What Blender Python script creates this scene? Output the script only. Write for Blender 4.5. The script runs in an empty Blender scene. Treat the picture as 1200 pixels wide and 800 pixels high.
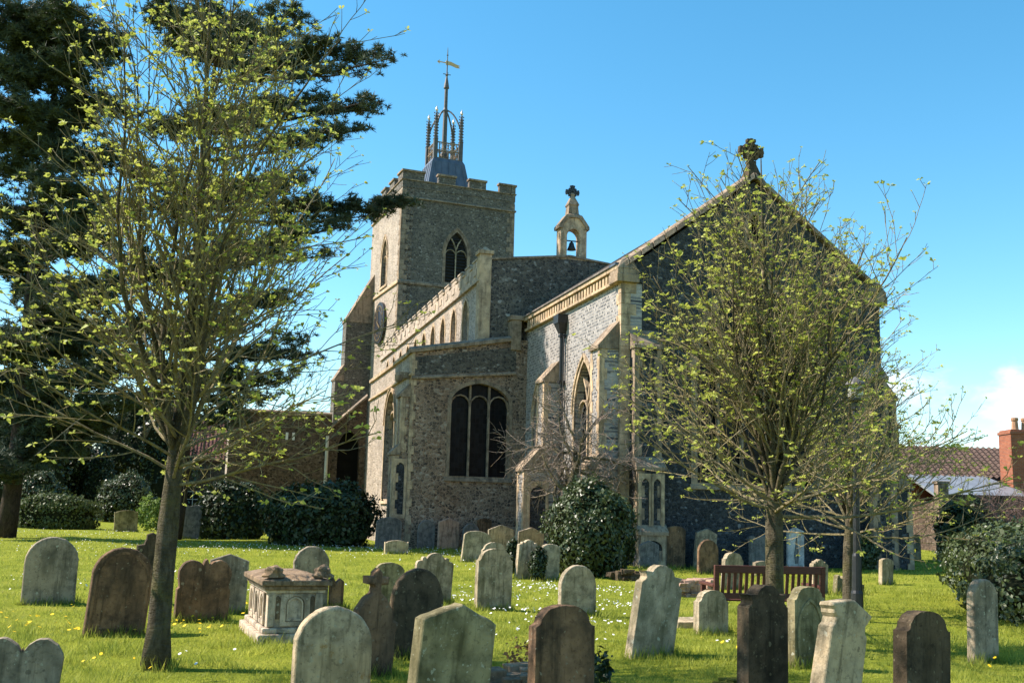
import bpy, bmesh, math, random
import numpy as np
from mathutils import Vector, Matrix
from mathutils.geometry import tessellate_polygon
from mathutils import noise as mnoise
R_ = math.radians
scene = bpy.context.scene
COL = scene.collection
PI = math.pi
# ------------------------------------------------------------------ camera, sky, sun, exposure
CZ = 1.65
FPX, PITCH, ROLL = 1200.0, math.atan(195/1200), R_(1.5)
cam_d = bpy.data.cameras.new('camera'); cam = bpy.data.objects.new('camera', cam_d); COL.objects.link(cam)
cam_d.sensor_width = 36; cam_d.lens = 36*FPX/1200; cam_d.clip_start = .1; cam_d.clip_end = 5000
cam.matrix_world = Matrix.Translation((0, 0, CZ)) @ Matrix.Rotation(PI/2+PITCH, 4, 'X') @ Matrix.Rotation(ROLL, 4, 'Z')
scene.camera = cam
SUN_EL, SUN_AZ = R_(46), R_(6)                     # azimuth north of the -X axis
sun_dir = Vector((-math.cos(SUN_AZ)*math.cos(SUN_EL), math.sin(SUN_AZ)*math.cos(SUN_EL), math.sin(SUN_EL)))
sd = bpy.data.lights.new('sun', 'SUN'); sd.energy = 5.0; sd.angle = R_(.55); sd.color = (1, .9, .8)
so = bpy.data.objects.new('sun', sd); COL.objects.link(so); so.rotation_euler = sun_dir.to_track_quat('Z', 'Y').to_euler()
world = bpy.data.worlds.new('World'); scene.world = world; world.use_nodes = True
wt = world.node_tree; wt.nodes.clear()
def wn(t, **k):
    n = wt.nodes.new(t)
    for a, v in k.items(): setattr(n, a, v)
    return n
sky = wn('ShaderNodeTexSky', sky_type='NISHITA', sun_disc=False, sun_elevation=SUN_EL, sun_rotation=R_(270)+SUN_AZ, air_density=1.0, dust_density=.25, ozone_density=2.0, altitude=0)
hs = wn('ShaderNodeHueSaturation'); hs.inputs['Saturation'].default_value = 1.3; hs.inputs['Value'].default_value = 1.2
hs.inputs['Hue'].default_value = .482
wt.links.new(sky.outputs[0], hs.inputs['Color'])
# cumulus low on the right of the sky
tc = wn('ShaderNodeTexCoord'); sep = wn('ShaderNodeSeparateXYZ'); wt.links.new(tc.outputs['Generated'], sep.inputs[0])
mp = wn('ShaderNodeMapping'); mp.inputs['Scale'].default_value = (9, 9, 17); mp.inputs['Location'].default_value = (3.1, 1.7, .2); wt.links.new(tc.outputs['Generated'], mp.inputs[0])
nz = wn('ShaderNodeTexNoise'); nz.inputs['Scale'].default_value = 1.0; nz.inputs['Detail'].default_value = 7; nz.inputs['Roughness'].default_value = .55; wt.links.new(mp.outputs[0], nz.inputs[0])
def mr(src, a, b, c=0, d=1):
    m = wn('ShaderNodeMapRange'); m.interpolation_type = 'SMOOTHSTEP'
    for i, v in enumerate((a, b, c, d)): m.inputs[i+1].default_value = v
    wt.links.new(src, m.inputs[0]); return m.outputs[0]
def mm(op, a, b):
    m = wn('ShaderNodeMath', operation=op)
    for i, v in enumerate((a, b)):
        if isinstance(v, (int, float)): m.inputs[i].default_value = v
        else: wt.links.new(v, m.inputs[i])
    return m.outputs[0]
dens = mm('ADD', nz.outputs['Fac'], mm('MULTIPLY', mr(sep.outputs['Z'], .1, .2), -.42))
cl = mm('MULTIPLY', mr(dens, .45, .68), mr(sep.outputs['X'], .2, .34))
cl = mm('MULTIPLY', cl, .9)
mx = wn('ShaderNodeMix', data_type='RGBA'); mx.inputs['B'].default_value = (7.6, 8.2, 8.9, 1)
wt.links.new(cl, mx.inputs['Factor']); wt.links.new(hs.outputs[0], mx.inputs['A'])
bg = wn('ShaderNodeBackground'); bg.inputs['Strength'].default_value = .1
wt.links.new(mx.outputs['Result'], bg.inputs['Color'])
wo = wn('ShaderNodeOutputWorld'); wt.links.new(bg.outputs[0], wo.inputs[0])
vs = scene.view_settings; vs.view_transform = 'Standard'; vs.look = 'None'; vs.exposure = 1.05; vs.gamma = 1; vs.use_curve_mapping = False
scene.cycles.max_bounces = 6; scene.cycles.transparent_max_bounces = 8

# ------------------------------------------------------------------ survey: where a spot in the photograph stands
def ray(x, y):
    a = x-600; b = 400-y; c, s = math.cos(ROLL), math.sin(ROLL)
    a, b = a*c-b*s, a*s+b*c
    return Vector((a, FPX*math.cos(PITCH)-b*math.sin(PITCH), FPX*math.sin(PITCH)+b*math.cos(PITCH)))/FPX
def at(x, y, D):
    d = ray(x, y); return Vector((0, 0, CZ)) + d*(D/d.y)
def ground(x, y):
    d = ray(x, y); return Vector((0, 0, CZ)) - d*(CZ/d.z)
def foot(x, D):                                   # ground point at depth D under pixel column x (taken near the horizon)
    p = at(x, 600, D); p.z = 0; return p

# ------------------------------------------------------------------ mesh helpers
class MB:
    def __init__(s): s.v = []; s.f = []
    def add(s, vs_, fs):
        o = len(s.v); s.v.extend([tuple(p) for p in vs_]); s.f.extend([tuple(i+o for i in f) for f in fs]); return s
    def box(s, a, b, m=None):
        x0, y0, z0 = a; x1, y1, z1 = b
        P = [Vector(p) for p in ((x0,y0,z0),(x1,y0,z0),(x1,y1,z0),(x0,y1,z0),(x0,y0,z1),(x1,y0,z1),(x1,y1,z1),(x0,y1,z1))]
        if m is not None: P = [m @ p for p in P]
        return s.add(P, [(0,3,2,1),(4,5,6,7),(0,1,5,4),(1,2,6,5),(2,3,7,6),(3,0,4,7)])
    def loft(s, A, B, capA=True, capB=True):       # two rings of equal length
        n = len(A); fs = [(i, (i+1) % n, n+(i+1) % n, n+i) for i in range(n)]
        if capA: fs.append(tuple(reversed(range(n))))
        if capB: fs.append(tuple(range(n, 2*n)))
        return s.add(list(A)+list(B), fs)
    def tube(s, pts, rad, n=6, cap=True):
        pts = [Vector(p) for p in pts]; k = len(pts)
        if isinstance(rad, (int, float)): rad = [rad]*k
        vs_ = []; ref = None
        for i, p in enumerate(pts):
            t = (pts[min(i+1, k-1)]-pts[max(i-1, 0)])
            if t.length < 1e-9: t = Vector((0, 0, 1))
            t.normalize()
            if ref is None: ref = Vector((1, 0, 0)) if abs(t.x) < .8 else Vector((0, 1, 0))
            e1 = (ref - t*ref.dot(t))
            if e1.length < 1e-6: e1 = t.orthogonal()
            e1.normalize(); ref = e1; e2 = t.cross(e1)
            for j in range(n):
                a = 2*PI*j/n; vs_.append(p + (e1*math.cos(a)+e2*math.sin(a))*rad[i])
        fs = [(i*n+j, i*n+(j+1) % n, (i+1)*n+(j+1) % n, (i+1)*n+j) for i in range(k-1) for j in range(n)]
        if cap: fs += [tuple(reversed(range(n))), tuple(range((k-1)*n, k*n))]
        return s.add(vs_, fs)
    def lathe(s, c, prof, n=12, rot=0):
        vs_ = []; k = len(prof)
        for r, z in prof:
            for j in range(n):
                a = 2*PI*j/n+rot; vs_.append((c[0]+r*math.cos(a), c[1]+r*math.sin(a), c[2]+z))
        fs = [(i*n+j, i*n+(j+1) % n, (i+1)*n+(j+1) % n, (i+1)*n+j) for i in range(k-1) for j in range(n)]
        fs += [tuple(reversed(range(n))), tuple(range((k-1)*n, k*n))]
        return s.add(vs_, fs)
    def build(s, name, mat, parent=None, bevel=0, smooth=False, loc=None):
        me = bpy.data.meshes.new(name); me.from_pydata(s.v, [], s.f); me.validate(); me.update()
        if bevel:
            bm = bmesh.new(); bm.from_mesh(me); bmesh.ops.remove_doubles(bm, verts=bm.verts, dist=1e-4)
            bmesh.ops.recalc_face_normals(bm, faces=bm.faces)
            es = [e for e in bm.edges if len(e.link_faces) == 2 and e.calc_face_angle(0) > .5]
            bmesh.ops.bevel(bm, geom=es, offset=bevel, segments=2, profile=.5, affect='EDGES', clamp_overlap=True)
            bm.to_mesh(me); bm.free()
        else:
            bm = bmesh.new(); bm.from_mesh(me); bmesh.ops.recalc_face_normals(bm, faces=bm.faces); bm.to_mesh(me); bm.free()
        if mat: me.materials.append(mat)
        if smooth: me.polygons.foreach_set('use_smooth', [True]*len(me.polygons))
        o = bpy.data.objects.new(name, me); COL.objects.link(o)
        if parent: o.parent = parent
        if loc is not None: o.location = loc
        return o
def raw(name, V, F, mat, parent=None, n=3, smooth=False):       # numpy verts and equal-sided faces
    me = bpy.data.meshes.new(name); V = np.asarray(V, np.float32); F = np.asarray(F, np.int32)
    me.vertices.add(len(V)); me.vertices.foreach_set('co', V.ravel())
    me.loops.add(F.size); me.loops.foreach_set('vertex_index', F.ravel())
    me.polygons.add(len(F)); me.polygons.foreach_set('loop_start', np.arange(0, F.size, n, dtype=np.int32))
    me.update(calc_edges=True); me.validate(); me.materials.append(mat)
    if smooth: me.polygons.foreach_set('use_smooth', np.ones(len(F), bool))
    o = bpy.data.objects.new(name, me); COL.objects.link(o)
    if parent: o.parent = parent
    return o
def tag(o, label, cat, group=None, kind=None):
    if label: o['label'] = label
    if cat: o['category'] = cat
    if group: o['group'] = group
    if kind: o['kind'] = kind
    return o
def empty(name, label, cat, loc=(0,0,0), rz=0, group=None):
    o = bpy.data.objects.new(name, None); COL.objects.link(o); o.location = loc; o.rotation_euler = (0, 0, rz)
    o.empty_display_size = .3
    return tag(o, label, cat, group)

# ------------------------------------------------------------------ materials
class Mat:
    def __init__(s, name, rough=.9, spec=.2):
        s.m = bpy.data.materials.new(name); s.m.use_nodes = True; s.t = s.m.node_tree
        s.b = s.t.nodes['Principled BSDF']; s.b.inputs['Roughness'].default_value = rough
        s.b.inputs['Specular IOR Level'].default_value = spec
        s._co = None
    def n(s, t, **k):
        x = s.t.nodes.new(t)
        for a, v in k.items(): setattr(x, a, v)
        return x
    def link(s, a, b): s.t.links.new(a, b)
    def put(s, sock, v):
        if isinstance(v, (int, float)): sock.default_value = v
        elif isinstance(v, tuple): sock.default_value = v if len(v) != 3 or sock.type == 'VECTOR' else (*v, 1)
        else: s.link(v, sock)
    def co(s, rnd=True):
        if s._co is None:
            tc = s.n('ShaderNodeTexCoord'); s._co = tc.outputs['Object']
            if rnd:
                oi = s.n('ShaderNodeObjectInfo'); a = s.n('ShaderNodeVectorMath', operation='MULTIPLY_ADD')
                s.link(oi.outputs['Random'], a.inputs[0]); a.inputs[1].default_value = (37, 53, 71); s.link(s._co, a.inputs[2]); s._co = a.outputs[0]
        return s._co
    def noise(s, scale, detail=4, rough=.55, stretch=None, co=None, dist=0):
        v = co or s.co()
        if stretch:
            m = s.n('ShaderNodeMapping'); m.inputs['Scale'].default_value = stretch; s.link(v, m.inputs[0]); v = m.outputs[0]
        x = s.n('ShaderNodeTexNoise'); s.link(v, x.inputs['Vector'])
        x.inputs['Scale'].default_value = scale; x.inputs['Detail'].default_value = detail; x.inputs['Roughness'].default_value = rough; x.inputs['Distortion'].default_value = dist
        return x.outputs['Fac']
    def vor(s, scale, feature='F1', co=None, out='Color', rand=1):
        x = s.n('ShaderNodeTexVoronoi', feature=feature); s.link(co or s.co(), x.inputs['Vector']); x.inputs['Scale'].default_value = scale
        x.inputs['Randomness'].default_value = rand
        return x.outputs[out]
    def ramp(s, f, stops):
        x = s.n('ShaderNodeValToRGB'); e = x.color_ramp.elements
        while len(e) < len(stops): e.new(.5)
        for k, (p, c) in zip(e, stops): k.position = p; k.color = (*c, 1) if isinstance(c, tuple) else (c, c, c, 1)
        s.link(f, x.inputs[0]); return x.outputs[0]
    def mix(s, f, a, b, mode='MIX'):
        x = s.n('ShaderNodeMix', data_type='RGBA', blend_type=mode); s.put(x.inputs['Factor'], f); s.put(x.inputs['A'], a); s.put(x.inputs['B'], b)
        return x.outputs['Result']
    def math(s, op, a, b=0.0):
        x = s.n('ShaderNodeMath', operation=op); s.put(x.inputs[0], a); s.put(x.inputs[1], b); return x.outputs[0]
    def col(s, c): s.put(s.b.inputs['Base Color'], c); return s
    def bump(s, h, strength=.5, dist=.02):
        x = s.n('ShaderNodeBump'); x.inputs['Strength'].default_value = strength; x.inputs['Distance'].default_value = dist
        s.link(h, x.inputs['Height']); s.link(x.outputs[0], s.b.inputs['Normal']); return s

def stone(name, c, dk, stain, st_lo=.5, st_hi=.7, lichen=(.5,.48,.36), li=.66, orange=0, scale=1.0, tint=(1.06, .97, .93)):
    m = Mat(name, .95, .12); c, dk, stain = [(q[0]*tint[0], q[1]*tint[1], q[2]*tint[2]) for q in (c, dk, stain)]
    a = m.noise(6*scale, 6, .65); base = m.ramp(a, [(.38, dk), (.5, c), (.62, tuple(min(1, x*1.35) for x in c))])
    base = m.mix(m.ramp(m.noise(1.7*scale, 4, .6), [(.48, 0.0), (.62, .7)]), base, (min(1, c[0]*1.5), min(1, c[1]*1.42), min(1, c[2]*1.3)))
    stf = m.ramp(m.noise(2.2*scale, 5, .6, (1.3, 1.3, .55)), [(st_lo, 0.0), (st_hi, 1.0)])
    base = m.mix(m.math('MULTIPLY', stf, .75), base, stain)
    sp = m.ramp(m.noise(16*scale, 4, .6), [(li-.02, 0.0), (li+.04, 1.0)]); base = m.mix(m.math('MULTIPLY', sp, .65), base, lichen)
    dkspots = m.ramp(m.noise(26*scale, 5, .7), [(.36, 1.0), (.44, 0.0)]); base = m.mix(m.math('MULTIPLY', dkspots, .5), base, tuple(x*.35 for x in c))
    if orange:
        of = m.ramp(m.noise(4.5*scale, 5, .7), [(.6, 0.0), (.68, 1.0)]); base = m.mix(m.math('MULTIPLY', of, orange), base, (.33, .17, .035))
    drip = m.ramp(m.noise(9*scale, 4, .6, (1.6, 1.6, .16)), [(.52, 0.0), (.66, .55)]); base = m.mix(drip, base, tuple(x*.55 for x in stain))
    wv = m.n('ShaderNodeVectorMath', operation='MULTIPLY_ADD'); nn = m.n('ShaderNodeTexNoise'); nn.inputs['Scale'].default_value = 28; nn.inputs['Detail'].default_value = 4; m.link(m.co(), nn.inputs['Vector'])
    m.link(nn.outputs['Color'], wv.inputs[0]); wv.inputs[1].default_value = (.05, .05, .05); m.link(m.co(), wv.inputs[2])
    for sc, rr, colr, amt in ((9*scale, .2, lichen, .75), (17*scale, .24, tuple(x*.85 for x in lichen), .6), (7*scale, .17, tuple(x*.3 for x in c), .6)):
        d = m.vor(sc, 'F1', wv.outputs[0], 'Distance'); cc = m.n('ShaderNodeSeparateColor'); m.link(m.vor(sc, 'F1', wv.outputs[0]), cc.inputs[0])
        size = m.math('MULTIPLY', m.math('SUBTRACT', cc.outputs[0], .45), rr*1.9)
        base = m.mix(m.math('MULTIPLY', m.ramp(m.math('SUBTRACT', size, d), [(0, 0.0), (.03, 1.0)]), amt), base, colr)
    m.col(base); m.bump(m.noise(30*scale, 7, .75), .8, .018); return m.m
M = {}
M['lime'] = stone('pale_limestone', (.36,.315,.225), (.22,.195,.135), (.13,.125,.07), .47, .66)
M['grey'] = stone('grey_limestone', (.27,.24,.18), (.16,.145,.11), (.085,.08,.055), .48, .68)
M['green'] = stone('algae_limestone', (.25,.23,.135), (.14,.13,.075), (.07,.07,.032), .46, .66)
M['brown'] = stone('brown_sandstone', (.19,.125,.075), (.095,.066,.043), (.045,.038,.028), .44, .62, (.3,.25,.17), .72)
M['dark'] = stone('blackened_sandstone', (.085,.068,.045), (.042,.035,.024), (.03,.026,.017), .5, .75, (.24,.2,.12), .66)
M['pink'] = stone('pinkish_stone', (.36,.25,.19), (.24,.165,.125), (.13,.1,.075), .54, .76)
M['blue'] = stone('shade_blue_stone', (.15,.155,.155), (.09,.095,.1), (.09,.1,.1), .52, .76, (.32,.34,.33), .7)  # limestone with the blue of open shade put into its colour
M['white'] = stone('white_marble', (.4,.42,.44), (.28,.3,.31), (.22,.23,.22), .56, .78, (.66,.66,.62), .7)
M['orange'] = stone('lichened_limestone', (.36,.31,.21), (.22,.19,.125), (.11,.1,.055), .47, .66, (.46,.43,.32), .66, .85)
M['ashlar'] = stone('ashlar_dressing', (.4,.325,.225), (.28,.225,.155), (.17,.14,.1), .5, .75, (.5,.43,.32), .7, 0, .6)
M['ashlar_dk'] = stone('weathered_shaded_dressing', (.24,.2,.15), (.15,.125,.095), (.09,.077,.06), .5, .72, (.36,.32,.25), .68, .15, .6)  # weathered stone; also the darker copy that paints shade on east-facing dressings
M['tomb'] = stone('tomb_limestone', (.43,.38,.3), (.27,.24,.19), (.1,.09,.07), .5, .68, (.55,.52,.42), .7)
M['parapet'] = stone('parapet_stone', (.36,.32,.265), (.25,.225,.185), (.15,.135,.11), .5, .75, (.46,.42,.36), .68, 0, .6)
M['lid'] = stone('tomb_lid', (.22,.17,.115), (.13,.1,.07), (.08,.065,.045), .5, .74, (.4,.36,.28), .68, .4)

def flint(name, stops, mortar, scale=7.5, edge=.09, tint=None, tintf=(.45,.7), brick=0):
    m = Mat(name, .75, .35); co = m.co(False)
    cm = m.n('ShaderNodeMapping'); cm.inputs['Scale'].default_value = (1, 1, 1.35); m.link(co, cm.inputs[0])
    nv = m.n('ShaderNodeTexNoise'); nv.inputs['Scale'].default_value = 3; m.link(co, nv.inputs['Vector'])
    ad = m.n('ShaderNodeVectorMath', operation='MULTIPLY_ADD'); m.link(nv.outputs['Color'], ad.inputs[0]); ad.inputs[1].default_value = (.22,.22,.22); m.link(cm.outputs[0], ad.inputs[2])
    v = ad.outputs[0]
    cc = m.vor(scale, 'F1', v); sp = m.n('ShaderNodeSeparateColor'); m.link(cc, sp.inputs[0])
    c = m.ramp(sp.outputs[0], stops)
    c = m.mix(.35, c, m.ramp(m.noise(22, 4, .7, co=co), [(.3, (.02,.02,.02)), (.7, (.5,.46,.4))]), 'OVERLAY')
    d = m.vor(scale, 'DISTANCE_TO_EDGE', v, 'Distance')
    mo = m.ramp(d, [(edge*.5, 1.0), (edge, 0.0)])
    big = m.ramp(m.noise(.9, 5, .65, (1, 1, .7), co=co), [(.36, .68), (.66, 1.0)])
    c = m.mix(mo, c, mortar)
    if tint: c = m.mix(m.ramp(m.noise(.55, 4, .6, co=co), [(tintf[0], 0.0), (tintf[1], .8)]), c, tint, 'MULTIPLY')
    c = m.mix(1.0, c, big, 'MULTIPLY')
    m.col(c); m.bump(m.math('MINIMUM', d, edge*1.6), .9, .12); return m.m
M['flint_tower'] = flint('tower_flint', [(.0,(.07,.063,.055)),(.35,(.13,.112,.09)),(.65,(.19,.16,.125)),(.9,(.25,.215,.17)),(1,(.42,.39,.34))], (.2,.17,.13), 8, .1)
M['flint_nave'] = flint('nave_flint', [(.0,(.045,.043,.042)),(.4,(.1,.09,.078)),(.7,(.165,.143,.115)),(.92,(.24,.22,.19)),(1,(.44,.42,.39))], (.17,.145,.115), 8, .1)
M['flint_sunlit'] = flint('sunlit_flint', [(.0,(.2,.165,.13)),(.35,(.38,.305,.235)),(.7,(.5,.41,.32)),(1,(.6,.53,.44))], (.52,.42,.325), 7, .12)  # pale copy for south walls, sunlight put into its colour
M['flint_aisle'] = flint('aisle_flint', [(.0,(.075,.058,.048)),(.3,(.19,.135,.1)),(.6,(.31,.215,.15)),(.85,(.41,.3,.215)),(1,(.56,.48,.39))], (.42,.29,.2), 7.5, .1, (.93,.79,.68))
M['flint_blue'] = flint('knapped_shaded_flint', [(.0,(.014,.016,.02)),(.5,(.032,.036,.044)),(.8,(.06,.065,.076)),(.95,(.12,.125,.14)),(1,(.26,.265,.28))], (.07,.068,.066), 9, .1)  # dark flint of panels; on east walls the blue-black is painted shade
M['rubble'] = flint('brown_rubble', [(.0,(.035,.026,.02)),(.4,(.1,.066,.045)),(.8,(.17,.118,.085)),(1,(.28,.22,.17))], (.145,.105,.075), 7, .1, (.97,.84,.72))

def squared_flint():
    m = Mat('squared_flint', .5, .5); co = m.co(False)
    sp = m.n('ShaderNodeSeparateXYZ'); m.link(co, sp.inputs[0]); cb = m.n('ShaderNodeCombineXYZ'); m.link(sp.outputs['Y'], cb.inputs[0]); m.link(sp.outputs['Z'], cb.inputs[1])
    nv = m.n('ShaderNodeTexNoise'); nv.inputs['Scale'].default_value = 5; m.link(co, nv.inputs['Vector'])
    ad = m.n('ShaderNodeVectorMath', operation='MULTIPLY_ADD'); m.link(nv.outputs['Color'], ad.inputs[0]); ad.inputs[1].default_value = (.05,.05,.05); m.link(cb.outputs[0], ad.inputs[2])
    br = m.n('ShaderNodeTexBrick'); m.link(ad.outputs[0], br.inputs['Vector'])
    for k, v in dict(Scale=1.0).items(): br.inputs[k].default_value = v
    br.inputs['Brick Width'].default_value = .13; br.inputs['Row Height'].default_value = .11; br.inputs['Mortar Size'].default_value = .02; br.inputs['Bias'].default_value = -.1
    br.inputs['Color1'].default_value = (.0,.0,.0,1); br.inputs['Color2'].default_value = (1,1,1,1); br.inputs['Mortar'].default_value = (.5,.5,.5,1)
    sc = m.n('ShaderNodeSeparateColor'); m.link(br.outputs['Color'], sc.inputs[0])
    c = m.ramp(sc.outputs[0], [(.0,(.05,.048,.055)),(.25,(.15,.145,.15)),(.55,(.28,.265,.26)),(1,(.5,.46,.43))])
    c = m.mix(br.outputs['Fac'], c, (.4,.36,.32))
    c = m.mix(.4, c, m.ramp(m.noise(14, 5, .7, co=co), [(.3, (.05,.05,.06)), (.7, (.6,.58,.54))]), 'OVERLAY')
    m.col(c); iv = m.math('SUBTRACT', 1.0, br.outputs['Fac']); m.bump(iv, .6, .04); return m.m
M['flint_sq'] = squared_flint()

def simple(name, c1, c2, scale=8, rough=.8, spec=.3, bump=.3, metal=0, stretch=None, bd=.01):
    m = Mat(name, rough, spec); m.col(m.ramp(m.noise(scale, 5, .6, stretch), [(.3, c1), (.7, c2)])); m.b.inputs['Metallic'].default_value = metal
    if bump: m.bump(m.noise(scale*4, 4, .6, stretch), bump, bd)
    return m.m
M['lead'] = simple('lead_sheet', (.06,.075,.1), (.12,.14,.175), 2.5, .5, .5, .2, .2, (1,1,.4))
M['old_lead'] = simple('weathered_lead', (.06,.058,.055), (.13,.122,.11), 5, .6, .4, .2, .2)
M['iron'] = simple('black_iron', (.012,.013,.014), (.03,.03,.03), 12, .45, .5, .15, .2)
M['gold'] = simple('gilding', (.55,.33,.13), (.7,.45,.2), 9, .5, .5, 0, .5)
M['oldgold'] = simple('tarnished_gilding', (.14,.095,.045), (.24,.165,.075), 9, .5, .4, 0, .4)
M['finial'] = simple('gilt_ball', (.62,.52,.42), (.75,.66,.55), 9, .3, .5, 0, .6)
M['glass'] = simple('old_window_glass', (.004,.0045,.005), (.012,.013,.014), 7, .3, .12, .25, 0, None, .02)
M['louvre'] = simple('dark_louvres', (.012,.013,.014), (.035,.033,.03), 6, .7, .3, .2)
M['void'] = simple('interior_shade', (.006,.006,.006), (.012,.011,.01), 3, .9, .1, 0)  # near-black sheet colour standing in for shade inside openings
M['clock'] = simple('clock_blue', (.01,.012,.02), (.02,.022,.03), 8, .4, .5, 0)
M['bronze'] = simple('bell_bronze', (.02,.025,.03), (.05,.055,.055), 14, .5, .5, .1, .5)
M['bench'] = simple('stained_hardwood', (.06,.02,.014), (.115,.038,.024), 12, .55, .35, .25, 0, (1,1,7))
M['metalroof'] = simple('zinc_roof', (.2,.215,.235), (.29,.305,.325), 1.5, .45, .5, .1, .3)
M['plaster'] = simple('pale_render', (.5,.47,.42), (.62,.59,.53), 3, .9, .2, .2)
M['whitepaint'] = simple('white_paint', (.62,.62,.6), (.74,.74,.72), 6, .5, .4, .05)
M['moss'] = simple('moss', (.06,.07,.015), (.16,.15,.03), 9, 1, .05, .9, 0, None, .05)
M['pot'] = simple('clay_pot', (.3,.16,.09), (.45,.27,.16), 9, .9, .2, .2)

def leaded():
    m = Mat('leaded_glass', .3, .12); co = m.co(False); sp = m.n('ShaderNodeSeparateXYZ'); m.link(co, sp.inputs[0]); cb = m.n('ShaderNodeCombineXYZ')
    m.link(m.math('ADD', sp.outputs['X'], sp.outputs['Y']), cb.inputs[0]); m.link(sp.outputs['Z'], cb.inputs[1])
    br = m.n('ShaderNodeTexBrick'); br.offset = 0; m.link(cb.outputs[0], br.inputs['Vector']); br.inputs['Scale'].default_value = 1; br.inputs['Brick Width'].default_value = .16; br.inputs['Row Height'].default_value = .2; br.inputs['Mortar Size'].default_value = .012
    br.inputs['Color1'].default_value = (.003,.0035,.004,1); br.inputs['Color2'].default_value = (.01,.011,.013,1); br.inputs['Mortar'].default_value = (.012,.012,.012,1)
    m.col(br.outputs['Color']); sc = m.n('ShaderNodeSeparateColor'); m.link(br.outputs['Color'], sc.inputs[0]); m.bump(m.math('ADD', m.math('MULTIPLY', sc.outputs[0], 30.0), m.noise(4, 3, .5, co=co)), .5, .03); return m.m
M['glass'] = leaded()
def slate():
    m = Mat('stone_slates', .85, .25); co = m.co(False)
    sp = m.n('ShaderNodeSeparateXYZ'); m.link(co, sp.inputs[0]); cb = m.n('ShaderNodeCombineXYZ'); m.link(sp.outputs['Y'], cb.inputs[0])
    m.link(sp.outputs['Z'], cb.inputs[1])
    br = m.n('ShaderNodeTexBrick'); m.link(cb.outputs[0], br.inputs['Vector']); br.inputs['Scale'].default_value = 1; br.inputs['Brick Width'].default_value = .3; br.inputs['Row Height'].default_value = .13; br.inputs['Mortar Size'].default_value = .012
    br.inputs['Color1'].default_value = (.16,.135,.12,1); br.inputs['Color2'].default_value = (.3,.25,.21,1); br.inputs['Mortar'].default_value = (.05,.045,.04,1)
    m.col(m.mix(.5, br.outputs['Color'], m.ramp(m.noise(5, 5, .7, co=co), [(.3,(.2,.2,.2)),(.7,(.8,.78,.72))]), 'MULTIPLY')); m.bump(m.math('SUBTRACT', 1.0, br.outputs['Fac']), .6, .03); return m.m
M['slate'] = slate()
def brickm(name, a, b, mort, ax='XZ', w=.23, h=.075, ms=.01):
    m = Mat(name, .9, .15); co = m.co(False); sp = m.n('ShaderNodeSeparateXYZ'); m.link(co, sp.inputs[0]); cb = m.n('ShaderNodeCombineXYZ')
    s = m.math('ADD', sp.outputs['X'], sp.outputs['Y']); m.link(s, cb.inputs[0]); m.link(sp.outputs['Z'], cb.inputs[1])
    br = m.n('ShaderNodeTexBrick'); m.link(cb.outputs[0], br.inputs['Vector']); br.inputs['Scale'].default_value = 1; br.inputs['Brick Width'].default_value = w; br.inputs['Row Height'].default_value = h; br.inputs['Mortar Size'].default_value = ms
    br.inputs['Color1'].default_value = (*a,1); br.inputs['Color2'].default_value = (*b,1); br.inputs['Mortar'].default_value = (*mort,1)
    m.col(m.mix(.5, br.outputs['Color'], m.ramp(m.noise(3, 6, .7, co=co), [(.3,(.35,.33,.32)),(.7,(1,1,1))]), 'MULTIPLY')); m.bump(m.math('SUBTRACT', 1.0, br.outputs['Fac']), .5, .02); return m.m
M['brick'] = brickm('red_brick', (.3,.085,.042), (.4,.13,.06), (.28,.2,.15))
M['pantile'] = simple('pantile_clay', (.065,.045,.036), (.135,.088,.068), 3, .85, .2, .3, 0, (1,1,2))
M['redtile'] = simple('red_tile', (.09,.04,.033), (.145,.062,.05), 4, .85, .2, .4)

def leafmat(name, a, b, trans=.35, scale=3, rough=.55, spec=.3):
    m = Mat(name, rough, spec); c = m.ramp(m.noise(scale, 4, .6), [(.3, a), (.7, b)]); m.col(c)
    tr = m.n('ShaderNodeBsdfTranslucent'); m.put(tr.inputs['Color'], c); mxs = m.n('ShaderNodeMixShader'); mxs.inputs[0].default_value = trans
    m.link(m.b.outputs[0], mxs.inputs[1]); m.link(tr.outputs[0], mxs.inputs[2])
    out = [x for x in m.t.nodes if x.type == 'OUTPUT_MATERIAL'][0]; m.link(mxs.outputs[0], out.inputs[0]); return m.m
M['bud'] = leafmat('spring_leaf', (.33,.37,.05), (.55,.56,.13), .45, 6)
M['needle'] = leafmat('pine_needle', (.026,.042,.026), (.085,.11,.06), .15, 1.2, .6, .2)
M['ivy'] = leafmat('ivy_leaf', (.03,.05,.014), (.09,.112,.038), .15, 5, .42, .45)
M['laurel'] = leafmat('laurel_leaf', (.016,.03,.01), (.05,.072,.024), .12, 5, .42, .4)
M['hedge'] = leafmat('hedge_leaf', (.05,.075,.018), (.12,.145,.045), .2, 5, .5, .3)
M['weed'] = leafmat('weed_leaf', (.12,.19,.03), (.2,.28,.06), .35, 5)
M['withered'] = leafmat('withered_leaf', (.22,.1,.03), (.38,.2,.07), .3, 6)
M['grass'] = leafmat('grass_blade', (.13,.19,.02), (.5,.5,.085), .5, 1.6, .6, .25)
M['core'] = simple('core_shade', (.01,.013,.006), (.022,.024,.012), 6, 1, .05, .5)
M['petal'] = simple('daisy_petal', (.7,.7,.66), (.8,.8,.78), 5, .7, .2, 0)
M['dandelion'] = simple('dandelion_petal', (.7,.45,.01), (.8,.55,.02), 5, .7, .2, 0)
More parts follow.
